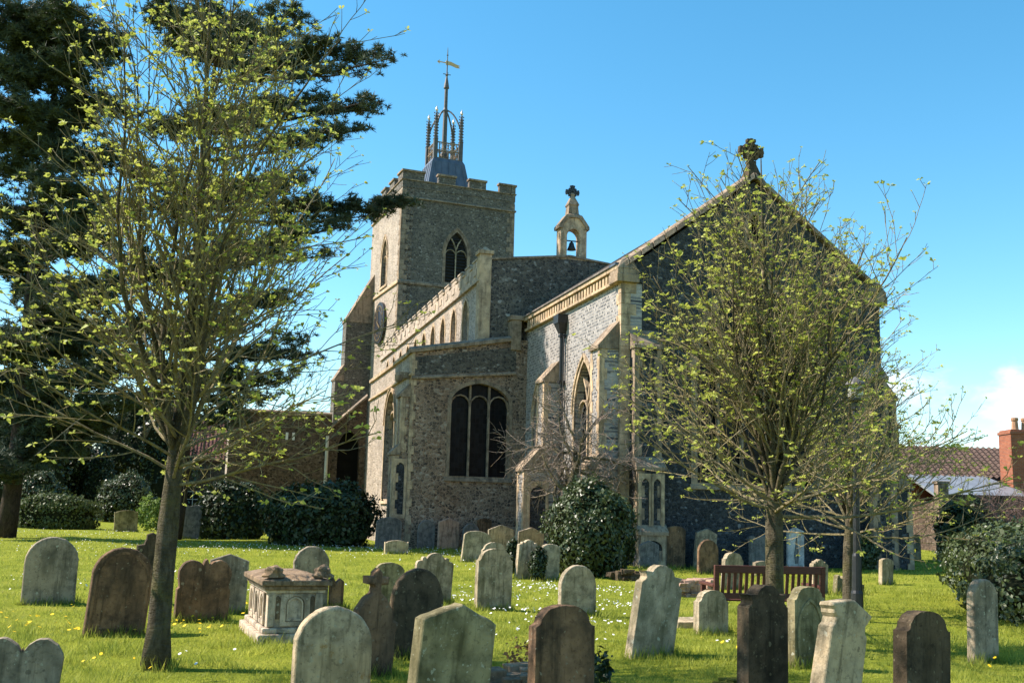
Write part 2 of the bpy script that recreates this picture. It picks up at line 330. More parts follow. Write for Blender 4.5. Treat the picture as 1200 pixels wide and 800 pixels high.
def bark(name, a, b, c, rough=.95):
    m = Mat(name, rough, .1); k = m.ramp(m.noise(7, 6, .7, (3,3,.8)), [(.3, a), (.65, b)])
    k = m.mix(m.ramp(m.noise(3.5, 5, .65), [(.45, 0.0), (.65, .8)]), k, c); k = m.mix(m.ramp(m.noise(5, 6, .75, (1.5,1.5,.8)), [(.4, .5), (.52, 0.0)]), k, tuple(x*.4 for x in a)); m.col(k); m.bump(m.math('ADD', m.noise(11, 8, .75, (3,3,.7)), m.noise(30, 4, .6, (.5,.5,1.6))), 1.0, .05); return m.m
M['bark'] = bark('mossy_bark', (.07,.058,.038), (.175,.145,.095), (.15,.13,.05))
M['branch'] = bark('twig_bark', (.2,.165,.1), (.4,.33,.2), (.33,.27,.09))
M['greytwig'] = bark('grey_twig', (.19,.145,.115), (.38,.3,.235), (.28,.21,.17))
M['purpletwig'] = bark('purple_twig', (.15,.1,.09), (.26,.18,.16), (.2,.13,.1))
M['pinebark'] = bark('pine_bark', (.035,.026,.02), (.09,.065,.05), (.06,.05,.03))
def turf():
    m = Mat('turf', 1, .05); co = m.co(False)
    c = m.ramp(m.noise(.8, 6, .7, co=co), [(.3,(.16,.19,.02)),(.5,(.26,.29,.03)),(.7,(.38,.36,.06))])
    c = m.mix(m.ramp(m.noise(30, 4, .7, co=co), [(.35, .6), (.6, 0.0)]), c, (.05,.07,.01)); m.col(c); m.bump(m.noise(22, 5, .7, co=co), 1, .06); return m.m
M['turf'] = turf()

# ------------------------------------------------------------------ ground
def gz(x, y):
    k = min(1, max(0, (60-abs(y-20))/30))
    return .035*k*(math.sin(x*.55+1.1)*math.cos(y*.43)+.6*math.sin(x*1.3+y*.9))
def build_ground():
    xs = sorted(set(list(np.arange(-40, 40.1, .8))+[-3000,-800,-300,-120,-70,70,120,300,800,3000]))
    ys = sorted(set(list(np.arange(-6, 75, .8))+[-2000,-300,-60,-20,90,120,200,400,1000,3000]))
    V = [(x, y, gz(x, y) if abs(x) < 45 and -7 < y < 76 else 0) for y in ys for x in xs]; n = len(xs)
    F = [(j*n+i, j*n+i+1, (j+1)*n+i+1, (j+1)*n+i) for j in range(len(ys)-1) for i in range(n-1)]
    b = MB(); b.v = V; b.f = F; o = b.build('ground', M['turf'], smooth=True); o['kind'] = 'structure'
build_ground()

# ------------------------------------------------------------------ the church (local axes: x north, y west, z up; origin at the chancel's south-east corner)
TH = R_(16)
CU = Vector((math.cos(TH), math.sin(TH), 0)); CW = Vector((-math.sin(TH), math.cos(TH), 0))
CO = at(728, 400, 32); CO.z = 0
church = empty('church', 'large medieval flint church with square tower and steep chancel gable', 'church', CO, TH)
class Frame:                                      # a wall plane seen from outside: a runs along it, n points out
    def __init__(s, o, a, n): s.o = Vector(o); s.a = Vector(a); s.nrm = Vector(n)
    def p(s, a, z, d=0): return s.o + s.a*a + Vector((0, 0, z)) + s.nrm*d
def arc(cx, hw, z0, zs, za, n=9):                 # opening outline, counter-clockwise from lower left
    h = za-zs; out = [(cx-hw, z0), (cx+hw, z0)]
    if h >= hw*.98:
        Rr = (hw*hw+h*h)/(2*hw); a1 = math.asin(min(1, h/Rr))
        r = [(cx-(Rr-hw)+Rr*math.cos(a1*i/n), zs+Rr*math.sin(a1*i/n)) for i in range(n+1)]
    else:
        r = [(cx+hw*math.cos(PI/2*i/n), zs+h*(math.sin(PI/2*i/n)**.85*.72+.28*i/n)) for i in range(n+1)]
    return out+r+[(2*cx-x, z) for x, z in reversed(r[:-1])]
def grow(pl, d):                                  # outline offset outward about each vertex
    n = len(pl); out = []
    for i in range(n):
        a, b, c = Vector(pl[i-1]), Vector(pl[i]), Vector(pl[(i+1) % n])
        e1 = (b-a).normalized(); e2 = (c-b).normalized(); n1 = Vector((e1.y, -e1.x)); n2 = Vector((e2.y, -e2.x))
        k = n1+n2; k = k/max(.35, k.dot(n1)) if k.length > 1e-6 else n1
        out.append((b.x+k.x*d, b.y+k.y*d))
    return out
def slab(b, F, outer, holes=(), d0=0.0, d1=-.4):  # a wall of outline `outer` from depth d0 (outside) to d1 with real openings
    loops = [outer]+[list(reversed(h)) for h in holes]
    flat = [q for l in loops for q in l]
    tris = tessellate_polygon([[Vector((x, z, 0)) for x, z in l] for l in loops])
    n = len(flat)
    V = [F.p(x, z, d0) for x, z in flat]+[F.p(x, z, d1) for x, z in flat]
    fs = [tuple(t) for t in tris]+[tuple(i+n for i in reversed(t)) for t in tris]
    o = 0
    for l in loops:
        m = len(l); fs += [(o+i, o+(i+1) % m, n+o+(i+1) % m, n+o+i) for i in range(m)]; o += m
    b.add(V, fs); return b
def ring(b, F, pl, w, d0, d1):                    # a band of width w round an outline
    return slab(b, F, grow(pl, w), [pl], d0, d1)
def bar(b, F, pts, w, d0, d1):                    # mullion or tracery bar along points
    for (x0, z0), (x1, z1) in zip(pts, pts[1:]):
        e = Vector((x1-x0, z1-z0)); l = e.length
        if l < 1e-6: continue
        e /= l; q = Vector((-e.y, e.x))*w/2; e = e*w*.25
        A = [(x0-e.x+q.x, z0-e.y+q.y), (x0-e.x-q.x, z0-e.y-q.y), (x1+e.x-q.x, z1+e.y-q.y), (x1+e.x+q.x, z1+e.y+q.y)]
        b.loft([F.p(x, z, d0) for x, z in A], [F.p(x, z, d1) for x, z in A])
def archtop(pl, x, cx, hw, zs, za):               # height of the opening at x
    h = za-zs; t = abs(x-cx)
    if h >= hw*.98:
        Rr = (hw*hw+h*h)/(2*hw); return zs+math.sqrt(max(0, Rr*Rr-(t+Rr-hw)**2))
    return zs+h*math.sqrt(max(0, 1-(t/hw)**2))
def window(F, cx, hw, z0, zs, za, lights=3, parent=None, fill='glass', surround=.16, mat='ashlar', rec=.28, bars=True, tmat=None, name='window', label=None, hood=True):
    pl = arc(cx, hw, z0, zs, za); b = MB()
    ring(b, F, pl, surround, .025, -.05)
    if hood:                                      # hood mould over the head only
        hp = [q for q in grow(pl, surround+.02) if q[1] > zs-.05]; bar(b, F, hp, .1, .07, .0)
    b.loft([F.p(cx-hw-surround-.05, z0-.2, .09), F.p(cx+hw+surround+.05, z0-.2, .09), F.p(cx+hw+surround+.05, z0-.2, -.03), F.p(cx-hw-surround-.05, z0-.2, -.03)],
           [F.p(cx-hw-surround-.05, z0-.08, .06), F.p(cx+hw+surround+.05, z0-.08, .06), F.p(cx+hw+surround+.05, z0-.03, -.03), F.p(cx-hw-surround-.05, z0-.03, -.03)])
    w = b.build(name, M[mat], parent or church)
    if label: w['label'] = label
    g = MB(); slab(g, F, grow(pl, .03), [], -rec-.04, -rec-.06); g.build('louvres' if fill == 'louvre' else 'glass', M[fill], w)
    if fill == 'louvre':
        s_ = MB(); z = z0+.1
        while z < za-.3:
            ww = hw if z < zs else hw*max(.1, 1-(z-zs)/(za-zs))**.7
            s_.loft([F.p(cx-ww, z, -rec), F.p(cx+ww, z, -rec), F.p(cx+ww, z+.03, -rec), F.p(cx-ww, z+.03, -rec)], [F.p(cx-ww, z-.12, -rec+.13), F.p(cx+ww, z-.12, -rec+.13), F.p(cx+ww, z-.09, -rec+.13), F.p(cx-ww, z-.09, -rec+.13)]); z += .22
        s_.build('louvre_slats', M['louvre'], w)
    t = MB(); d0, d1 = -rec+.16, -rec+.02
    lw = 2*hw/lights; bw = .075 if hw > .6 else .06
    for i in range(1, lights):
        x = cx-hw+i*lw; top = archtop(pl, x, cx, hw, zs, za)
        bar(t, F, [(x, z0), (x, top if lights != 2 else zs+.2*(za-zs))], bw, d0, d1)
    if lights == 2:                               # Y tracery
        k = zs+.2*(za-zs)
        for s_ in (-1, 1): bar(t, F, [(cx, k), (cx+s_*hw*.18, k+.35*(za-k)), (cx+s_*hw*.45, k+.62*(za-k))], bw, d0, d1)
    for i in range(lights):                       # little cusped heads
        xa = cx-hw+i*lw; zc = min(zs, archtop(pl, xa+lw*.5, cx, hw, zs, za)-lw*.6)
        bar(t, F, [(xa+lw*.5+lw*.5*math.cos(a), zc-lw*.1+lw*.55*math.sin(a)) for a in np.linspace(0, PI, 7)], bw*.7, d0-.01, d1-.01)
        if bars and fill == 'glass' and lights > 2:
            zq = zc+lw*.95; r = lw*.26
            if archtop(pl, xa+lw*.5, cx, hw, zs, za) > zq+r: bar(t, F, [(xa+lw*.5+r*math.cos(a), zq+r*math.sin(a)) for a in np.linspace(0, 2*PI, 9)], bw*.6, d0-.02, d1-.02)
    t.build('tracery', M[tmat or mat], w)
    return w, pl
def hole(cx, hw, z0, zs, za): return arc(cx, hw, z0, zs, za)
def part(b, name, mat, bevel=0, label=None, parent=None, smooth=False):
    o = b.build(name, M[mat], parent or church, bevel, smooth)
    if label: o['label'] = label
    return o
def coping(b, F, pts, w, h, d):                   # moulded stone running along a line of points on a wall top
    for (x0, z0), (x1, z1) in zip(pts, pts[1:]):
        A = [F.p(x0, z0, d), F.p(x0, z0+h*.55, d), F.p(x0, z0+h, d-w*.45), F.p(x0, z0+h*.55, d-w), F.p(x0, z0, d-w)]
        B = [F.p(x1, z1, d), F.p(x1, z1+h*.55, d), F.p(x1, z1+h, d-w*.45), F.p(x1, z1+h*.55, d-w), F.p(x1, z1, d-w)]
        b.loft(A, B)

S0 = Frame((0, 0, 0), (0, 1, 0), (-1, 0, 0))       # chancel south wall: a = distance west of the corner
E0 = Frame((0, 0, 0), (1, 0, 0), (0, -1, 0))       # chancel east wall: a = distance north
JY = 10.2
# chancel
eave = 8.85; CWID = 9.55; apx = 4.78; apz = 12.75
b = MB(); slab(b, S0, [(0, -.3), (JY+.5, -.3), (JY+.5, eave), (0, eave)], [list(reversed(hole(3.35, .95, 1.7, 5.0, 6.75)))[::-1], hole(8.35, .8, 1.7, 5.0, 6.6)], 0, -.7)
part(b, 'chancel_wall', 'flint_sq')
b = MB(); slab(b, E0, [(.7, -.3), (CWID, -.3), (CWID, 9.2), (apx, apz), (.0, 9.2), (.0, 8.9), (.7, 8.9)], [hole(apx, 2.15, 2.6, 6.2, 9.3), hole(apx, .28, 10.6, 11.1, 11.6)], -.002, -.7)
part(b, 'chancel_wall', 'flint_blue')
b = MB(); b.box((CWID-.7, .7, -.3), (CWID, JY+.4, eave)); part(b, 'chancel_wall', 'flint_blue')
window(S0, 3.35, .95, 1.7, 5.0, 6.75, 2)
window(S0, 8.35, .8, 1.7, 5.0, 6.6, 2)
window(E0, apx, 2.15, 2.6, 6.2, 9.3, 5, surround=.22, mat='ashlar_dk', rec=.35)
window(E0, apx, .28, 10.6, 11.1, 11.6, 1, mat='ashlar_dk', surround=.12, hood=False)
# cornice of carved blocks under the south eave
b = MB(); b.box((-.16, -.02, eave), (.5, JY-.01, eave+.1)); b.box((-.2, -.05, eave+.42), (.5, JY-.01, eave+.56))
b.box((-.05, .3, eave+.1), (.5, JY-.01, eave+.42)); y = .34
while y < JY-.3: b.box((-.14, y, eave+.1), (-.048, y+.17, eave+.4)); y += .29
part(b, 'cornice', 'ashlar', .012)
b = MB(); b.box((-.24, -.03, eave+.56), (.3, JY-.01, eave+.64)); part(b, 'gutter', 'lead')
# quoins on the corner, east side pilaster
b = MB()
for i in range(26):
    z = -.1+i*.345; l = .5 if i % 2 else .3
    b.box((-.02, -.025, z), (l, .02, z+.335)); b.box((-.025, -.022, z), (.02, (.8-l)*.8, z+.335))
part(b, 'quoin', 'ashlar', .008)
# gable coping with kneelers, and the roof behind it
b = MB()
for s_, xk in ((-1, 0), (1, CWID)):
    x0 = xk+s_*.18; n = 12
    for i in range(n):
        f0, f1 = i/n, (i+1)/n-.006
        xa, za = x0+(apx-x0)*f0, 9.17+(apz+.12-9.17)*f0; xb, zb = x0+(apx-x0)*f1, 9.17+(apz+.12-9.17)*f1
        A = [Vector((xa, -.14, za)), Vector((xa, .62, za)), Vector((xa, .56, za+.2)), Vector((xa, .24, za+.3)), Vector((xa, -.08, za+.2))]
        B = [Vector((xb, -.14, zb)), Vector((xb, .62, zb)), Vector((xb, .56, zb+.2)), Vector((xb, .24, zb+.3)), Vector((xb, -.08, zb+.2))]
        b.loft(A, B)
part(b, 'gable_coping', 'ashlar_dk', .01)
for s_, xk in ((1, 0), (-1, CWID)):
    b = MB()
    xa, xb = sorted((xk-s_*.22, xk+s_*.55)); b.box((xa, -.17, 8.86), (xb, .6, 9.12)); b.box((xa+.03, -.14, 9.122), (xb-.02, .55, 9.3))
    b.loft([Vector((xk-s_*.2, -.15, 9.3)), Vector((xk+s_*.5, -.15, 9.3)), Vector((xk+s_*.5, .52, 9.3)), Vector((xk-s_*.2, .52, 9.3))], [Vector((xk-s_*.02, -.02, 9.62)), Vector((xk+s_*.3, -.02, 9.75)), Vector((xk+s_*.3, .35, 9.75)), Vector((xk-s_*.02, .35, 9.62))])
    part(b, 'kneeler', 'ashlar_dk', .015)
b = MB(); slope = (apz-9.35)/(apx+.25)
rows = 26
for s_ in (-1, 1):                                 # roof in lapped courses
    x0 = -.25 if s_ < 0 else CWID+.25
    for i in range(rows):
        f0, f1 = i/rows, (i+1)/rows
        xa, xb = x0+(apx-x0)*f0, x0+(apx-x0)*(f1+.012); za, zb = 9.42+(apz-9.35)*f0, 9.42+(apz-9.35)*f1
        b.loft([Vector((xa, .5, za)), Vector((xa, .5, za+.06)), Vector((xb, .5, zb+.02)), Vector((xb, .5, zb-.03))], [Vector((xa, JY+1.2, za)), Vector((xa, JY+1.2, za+.06)), Vector((xb, JY+1.2, zb+.02)), Vector((xb, JY+1.2, zb-.03))])
part(b, 'roof', 'slate')
def wheel_cross(b, c, r, t, gapw=1):               # pierced cross in a ring, facing east
    F = Frame(c, (1, 0, 0), (0, -1, 0))
    for a in range(0, 360, 45):
        e = (math.cos(R_(a)), math.sin(R_(a))); k = 1.0 if a % 90 == 0 else .72
        bar(b, F, [(0, 0), (r*k*e[0], r*k*e[1])], r*.24, t/2, -t/2)
        if a % 90 == 0:
            q = (-e[1], e[0]); bar(b, F, [((r*.88)*e[0]+q[0]*r*.3, r*.88*e[1]+q[1]*r*.3), ((r*.88)*e[0]-q[0]*r*.3, r*.88*e[1]-q[1]*r*.3)], r*.26, t*.53, -t*.53)
    bar(b, F, [(r*.62*math.cos(a), r*.62*math.sin(a)) for a in np.linspace(0, 2*PI, 17)], r*.2, t*.45, -t*.45)
b = MB(); b.loft([Vector((apx-.3, -.12, apz+.05)), Vector((apx+.3, -.12, apz+.05)), Vector((apx+.3, .5, apz+.05)), Vector((apx-.3, .5, apz+.05))], [Vector((apx-.1, .1, apz+.75)), Vector((apx+.1, .1, apz+.75)), Vector((apx+.1, .3, apz+.75)), Vector((apx-.1, .3, apz+.75))])
wheel_cross(b, (apx, .2, apz+1.12), .44, .16); part(b, 'gable_cross', 'dark', .01, 'dark carved stone cross with eight arms')
# drainpipe
b = MB(); b.tube([(-.14, 5.45, .1), (-.14, 5.45, 8.1)], .075, 8); b.tube([(-.14, 5.2, .1), (-.14, 5.2, 7.9)], .03, 6)
for z in (.8, 2.6, 4.4, 6.2, 7.9): b.box((-.24, 5.33, z), (-.01, 5.57, z+.09))
dp = part(b, 'drainpipe', 'iron'); b = MB(); b.loft([Vector((-.24, 5.34, 8.05)), Vector((-.03, 5.34, 8.05)), Vector((-.03, 5.56, 8.05)), Vector((-.24, 5.56, 8.05))], [Vector((-.36, 5.2, 8.4)), Vector((-.03, 5.2, 8.4)), Vector((-.03, 5.7, 8.4)), Vector((-.36, 5.7, 8.4))])
b.box((-.38, 5.18, 8.4), (-.02, 5.72, 8.72)); part(b, 'hopper', 'iron', parent=dp)
# buttresses
def buttress(M4, stages, width, mat='flint_sq', cap='ashlar_dk', dress='ashlar'):
    """M4 local frame: x across, -y outwards from the wall; stages = [(projection, ztop)], lowest first"""
    b = MB(); caps = []; z0 = -.3; h = width/2
    for i, (pr, zt) in enumerate(stages):
        c = MB(); caps.append(c)
        nxt = stages[i+1][0] if i+1 < len(stages) else 0.0
        b.box((-h, -pr, z0), (h, .05, zt+.02), M4)
        rise = (pr-nxt)*1.25+.05
        A = [(-h-.05, -pr-.08, zt), (h+.05, -pr-.08, zt), (h+.05, -nxt+.02, zt), (-h-.05, -nxt+.02, zt)]
        B = [(-h-.05, -pr-.08, zt+.1), (h+.05, -pr-.08, zt+.1), (h+.05, -nxt+.02, zt+rise+.1), (-h-.05, -nxt+.02, zt+rise+.1)]
        c.loft([M4 @ Vector(p) for p in A], [M4 @ Vector(p) for p in B]); z0 = zt
    o = b.build('buttress', M[mat], church)
    for c in caps: c.build('set_off', M[cap], o)
    z0 = -.2
    for i, (pr, zt) in enumerate(stages):
        for s_ in (-1, 1):
            z = z0+.02; k = 0; q = MB()
            while z < zt-.1:
                zz = min(z+.342, zt-.01); l = .24 if k % 2 else .15
                xa, xb = sorted((s_*(h+.012), s_*(h-l))); q.box((xa, -pr-.015, z), (xb, -pr+.02, zz), M4)
                xa, xb = sorted((s_*(h+.014), s_*(h-.02))); q.box((xa, -pr-.013, z), (xb, -pr+(.4-l), zz), M4)
                z += .34; k += 1
            q.build('quoin', M[dress], o)
        z0 = zt+.1
    return o
def wallM(x, y, rz): return Matrix.Translation((x, y, 0)) @ Matrix.Rotation(rz, 4, 'Z')
SOUTH = -PI/2                                      # -y of the buttress frame turned to point south (-x)
buttress(wallM(0, 6.55, SOUTH), [(1.25, 3.0), (.55, 6.3)], .85)
buttress(wallM(0, .55, SOUTH), [(.95, 2.9), (.66, 6.7)], .8)
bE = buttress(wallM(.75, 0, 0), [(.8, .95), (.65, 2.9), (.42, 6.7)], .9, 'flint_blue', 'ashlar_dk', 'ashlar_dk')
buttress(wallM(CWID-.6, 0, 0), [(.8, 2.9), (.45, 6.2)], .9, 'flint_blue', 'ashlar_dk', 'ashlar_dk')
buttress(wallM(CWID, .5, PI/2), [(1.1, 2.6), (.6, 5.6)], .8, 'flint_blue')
# blind tracery panels of dark flint on the east corner buttress and on the middle one
def panel(F, cx, hw, z0, zs, za, par=None, mat='flint_blue', sm='ashlar'):
    pl = arc(cx, hw, z0, zs, za); b = MB(); slab(b, F, grow([(cx-hw, z0-.05), (cx+hw, z0-.05), (cx+hw, za+.05), (cx-hw, za+.05)], .1), [pl], .05, -.02); o = b.build('panel_frame', M[sm], church)
    g = MB(); slab(g, F, grow(pl, .01), [], .012, .0); g.build('flint_panel', M[mat], o)
Fb = Frame((.75, -.65, 0), (1, 0, 0), (0, -1, 0)); panel(Fb, -.2, .13, 1.15, 2.45, 2.65); panel(Fb, .2, .13, 1.15, 2.45, 2.65)
Fb2 = Frame((.75, -.8, 0), (1, 0, 0), (0, -1, 0)); panel(Fb2, 0, .3, .2, .55, .8)
Fm = Frame((0, 6.55-.425, 0), (1, 0, 0), (0, -1, 0)); panel(Fm, -.72, .3, .7, 2.1, 2.5)
Fq = Frame((0, .55-.4, 0), (1, 0, 0), (0, -1, 0)); panel(Fq, -.5, .25, .7, 2.1, 2.5)
# plinth
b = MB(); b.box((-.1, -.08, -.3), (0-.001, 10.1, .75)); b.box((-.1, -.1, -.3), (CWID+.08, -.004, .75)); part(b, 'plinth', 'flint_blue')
b = MB(); b.box((-.13, -.13, .75), (.02, 10.1, .86)); part(b, 'plinth_course', 'ashlar_dk', .02)

# south chapel (the aisle seen in front of the clerestory)
AX = -4.78; AYW = 21.4; AT = 7.75
EA = Frame((AX, JY, 0), (1, 0, 0), (0, -1, 0)); SA = Frame((AX, JY, 0), (0, 1, 0), (-1, 0, 0))
b = MB(); slab(b, EA, [(.0, -.3), (-AX-.002, -.3), (-AX-.002, AT+.75), (4.2, AT+.72), (0, AT-.1)], [hole(2.85, 1.2, 2.85, 5.75, 6.6)], 0, -.6); part(b, 'aisle_wall', 'flint_aisle')
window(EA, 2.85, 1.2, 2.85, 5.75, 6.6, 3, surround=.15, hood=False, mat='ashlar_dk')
b = MB(); slab(b, SA, [(.6, -.3), (AYW-JY, -.3), (AYW-JY, AT-.1), (.6, AT-.1)], [hole(4.9, 1.3, 1.9, 5.2, 6.6)], -.001, -.6); part(b, 'aisle_wall', 'flint_sunlit')
window(SA, 4.9, 1.3, 1.9, 5.2, 6.6, 2, rec=.34)
b = MB(); coping(b, EA, [(-.12, AT-.1), (4.1, AT+.66)], .7, .28, .1); b.box((-.72, JY-.11, AT+.3), (-.3, JY+.5, AT+1.55)); b.box((-.78, JY-.16, AT+1.55), (-.2, JY+.5, AT+1.75)); part(b, 'parapet_coping', 'ashlar_dk', .02)
b = MB(); coping(b, SA, [(0.62, AT-.1), (AYW-JY, AT-.1)], .6, .28, .1); coping(b, SA, [(-.05, AT-1.0), (AYW-JY, AT-1.0)], .2, .16, .1); part(b, 'parapet_coping', 'ashlar', .02)
b = MB(); slab(b, EA, [(.1, AT-.98), (4.3, AT-.55), (4.3, AT+.45), (.1, AT-.25)], [], .012, 0); part(b, 'flint_frieze', 'flint_nave')
b = MB(); coping(b, EA, [(-.02, AT-1.15), (4.3, AT-.72)], .14, .14, .09); part(b, 'string_course', 'ashlar_dk', .01)
b = MB(); b.box((AX+.5, JY+.5, AT-.6), (-1.9, AYW-.1, AT-.35)); part(b, 'aisle_roof', 'old_lead')
# corner buttress of the chapel with flint panel, canopy and gargoyle
cb = buttress(wallM(AX, JY+.45, SOUTH), [(.62, 3.6), (.36, 5.9)], .8, 'flint_aisle')
Fp = Frame((AX-1.0, JY+.45, 0), (0, 1, 0), (-1, 0, 0)); 
Fp2 = Frame((AX, JY+.05, 0), (1, 0, 0), (0, -1, 0)); panel(Fp2, -.31, .17, 1.3, 3.1, 3.3)
b = MB(); b.box((AX-.5, JY+.15, 6.65), (AX-.02, JY+.38, 6.9)); b.lathe((AX-.48, JY+.26, 6.45), [(.02, 0), (.15, .1), (.17, .3), (.1, .45), (.02, .5)], 8); part(b, 'gargoyle', 'ashlar_dk')
b = MB()
for i in range(23):
    z = -.1+i*.34; l = .2 if i % 2 else .11
    b.box((AX-.02, JY-.022, z), (AX+l, JY+.02, z+.33)); b.box((AX-.022, JY-.018, z), (AX+.02, JY+.7-l, z+.33))
part(b, 'quoin', 'ashlar', .008)

# nave with clerestory
NX = -1.95; NE = JY+.45; NW = 36.9; NT = 11.1
SC = Frame((NX, NE, 0), (0, 1, 0), (-1, 0, 0)); EN = Frame((NX, NE, 0), (1, 0, 0), (0, -1, 0))
hs_ = [hole(2.6+i*2.32, .52, 8.75, 9.85, 10.62) for i in range(10)]
b = MB(); slab(b, SC, [(0.5, 4), (NW-NE, 4), (NW-NE, NT), (0.5, NT)], hs_, 0, -.6); part(b, 'clerestory_wall', 'flint_sunlit')
for i in range(10): window(SC, 2.6+i*2.32, .52, 8.75, 9.85, 10.62, 2, fill='parapet' if i < 3 else 'glass', surround=.11, hood=False, rec=.3)  # first three hold pale stone instead of glass, painting sunlit reveals
apn = 3.9
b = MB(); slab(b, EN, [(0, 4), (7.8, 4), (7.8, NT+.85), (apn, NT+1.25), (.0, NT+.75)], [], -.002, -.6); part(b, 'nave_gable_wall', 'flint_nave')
b = MB(); coping(b, EN, [(.35, NT+.78), (apn, NT+1.22), (7.8, NT+.82)], .66, .16, .06); part(b, 'gable_coping', 'ashlar_dk', .01)
# stepped parapet of blocks on the clerestory
b = MB(); b.box((NX-.05, NE+.4, NT), (NX+.3, NW, NT+.62)); L = NW-NE
coping(b, SC, [(.0, NT-.16), (L, NT-.16)], .25, .2, .13)
y = 0.45
while y < L-.8:
    b.box((NX-.055, NE+y, NT+.62), (NX+.3, NE+y+.85, NT+.84)); b.box((NX-.09, NE+y-.03, NT+.84), (NX+.34, NE+y+.88, NT+.93)); b.box((NX-.1, NE+y+.88, NT+.62), (NX+.34, NE+y+1.32, NT+.7))
    b.box((NX-.08, NE+y+.2, NT+.2), (NX-.049, NE+y+.65, NT+.5)); y += 1.38
part(b, 'clerestory_parapet', 'parapet', .015)
b = MB(); b.box((NX-.09, NE-.06, 6), (NX+.42, NE+.42, NT+1.0)); b.box((NX-.16, NE-.13, NT+1.0), (NX+.5, NE+.5, NT+1.16)); b.lathe((NX+.17, NE+.18, NT+1.16), [(.3, 0), (.2, .1), (.03, .2)], 4, PI/4); part(b, 'corner_pier', 'ashlar', .015)
b = MB(); b.loft([Vector((NX+.3, NE+.6, NT+.4)), Vector((NX+apn, NE+.6, NT+.95)), Vector((NX+7.6, NE+.6, NT+.4))], [Vector((NX+.3, NW, NT+.4)), Vector((NX+apn, NW, NT+.95)), Vector((NX+7.6, NW, NT+.4))]); part(b, 'nave_roof', 'old_lead')
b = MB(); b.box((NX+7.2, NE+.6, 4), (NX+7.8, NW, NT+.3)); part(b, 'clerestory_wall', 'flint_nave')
# bellcote on the nave gable
BX = NX+apn+.15; BY = NE+.3; BZ = NT+1.2
b = MB(); FB = Frame((BX, BY-.3, BZ), (1, 0, 0), (0, -1, 0))
slab(b, FB, [(-.6, -.1), (.6, -.1), (.6, 1.35), (.28, 1.78), (-.28, 1.78), (-.6, 1.35)], [arc(0, .3, .06, .95, 1.3)], 0, -.55)
bc = part(b, 'bellcote', 'ashlar', .02)
b = MB(); b.box((BX-.7, BY-.37, BZ+1.28), (BX-.52, BY+.32, BZ+1.42)); b.box((BX+.52, BY-.37, BZ+1.28), (BX+.7, BY+.32, BZ+1.42))
for s_ in (-1, 1): b.loft([Vector((BX+s_*.7, BY-.37, BZ+1.42)), Vector((BX+s_*.52, BY-.37, BZ+1.42)), Vector((BX+s_*.52, BY+.32, BZ+1.42)), Vector((BX+s_*.7, BY+.32, BZ+1.42))], [Vector((BX+s_*.34, BY-.36, BZ+1.92)), Vector((BX+s_*.2, BY-.36, BZ+1.8)), Vector((BX+s_*.2, BY+.31, BZ+1.8)), Vector((BX+s_*.34, BY+.31, BZ+1.92))])
b.lathe((BX, BY-.02, BZ+1.78), [(.5, 0), (.46, .12), (.34, .2), (.3, .55), (.36, .62), (.16, .95), (.1, 1.05), (.13, 1.12), (.06, 1.2)], 4, PI/4); part(b, 'bellcote_cap', 'ashlar_dk', .012, parent=bc)
b = MB(); wheel_cross(b, (BX, BY-.02, BZ+3.0), .3, .1); b.tube([(BX, BY-.02, BZ+2.6), (BX, BY-.02, BZ+3.0)], .035, 6); part(b, 'cross', 'iron', 0, parent=bc)
b = MB(); b.lathe((BX, BY-.02, BZ+.42), [(.2, 0), (.17, .07), (.12, .2), (.1, .3), (.03, .37)], 12); b.tube([(BX-.3, BY-.02, BZ+.82), (BX+.3, BY-.02, BZ+.82)], .03, 6); b.tube([(BX, BY-.02, BZ+.78), (BX, BY-.02, BZ+.83)], .025, 6); part(b, 'bell', 'bronze', parent=bc, smooth=True)

# tower (turned five degrees from the nave)
def tow(o):
    o.parent = church; o.location = (-1.07, 36.72, 0); o.rotation_euler = (0, 0, R_(5.5)); return o
TW = 8.2; TT = 23.0
ET = Frame((0, 0, 0), (1, 0, 0), (0, -1, 0)); ST = Frame((0, 0, 0), (0, 1, 0), (-1, 0, 0))
def tpart(b, name, mat, bevel=0, label=None, smooth=False): return tow(part(b, name, mat, bevel, label, church, smooth))
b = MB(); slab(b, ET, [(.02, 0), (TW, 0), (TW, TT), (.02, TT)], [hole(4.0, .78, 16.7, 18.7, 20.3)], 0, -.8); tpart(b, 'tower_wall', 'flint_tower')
b = MB(); slab(b, ST, [(.0, 0), (TW, 0), (TW, TT), (.0, TT)], [hole(4.1, .75, 16.9, 18.8, 20.3)], -.001, -.8); tpart(b, 'tower_wall', 'flint_sunlit')
b = MB(); b.box((TW-.8, .81, 0), (TW-.003, TW-.81, TT)); b.box((.81, TW-.8, 0), (TW-.003, TW-.003, TT)); tpart(b, 'tower_wall', 'flint_tower')
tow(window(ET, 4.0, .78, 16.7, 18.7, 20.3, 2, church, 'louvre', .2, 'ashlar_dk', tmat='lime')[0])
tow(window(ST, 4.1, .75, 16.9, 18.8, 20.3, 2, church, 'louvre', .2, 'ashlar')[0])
b = MB()
for F, mt in ((ET, 'ashlar_dk'), (ST, 'ashlar')):  # darker stone on the east side paints its shade
    for z, k in ((16.3, .28), (22.25, .15)):
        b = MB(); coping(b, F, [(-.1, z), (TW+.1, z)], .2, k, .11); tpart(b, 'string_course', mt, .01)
b = MB()
for i in range(65):
    z = .1+i*.35; l = .55 if i % 2 else .32
    if z > 22.9: break
    b.box((-.02, -.022, z), (l, .02, z+.34)); b.box((-.024, -.018, z), (.02, .85-l, z+.34))
tpart(b, 'quoin', 'ashlar_dk', .008); b = MB()
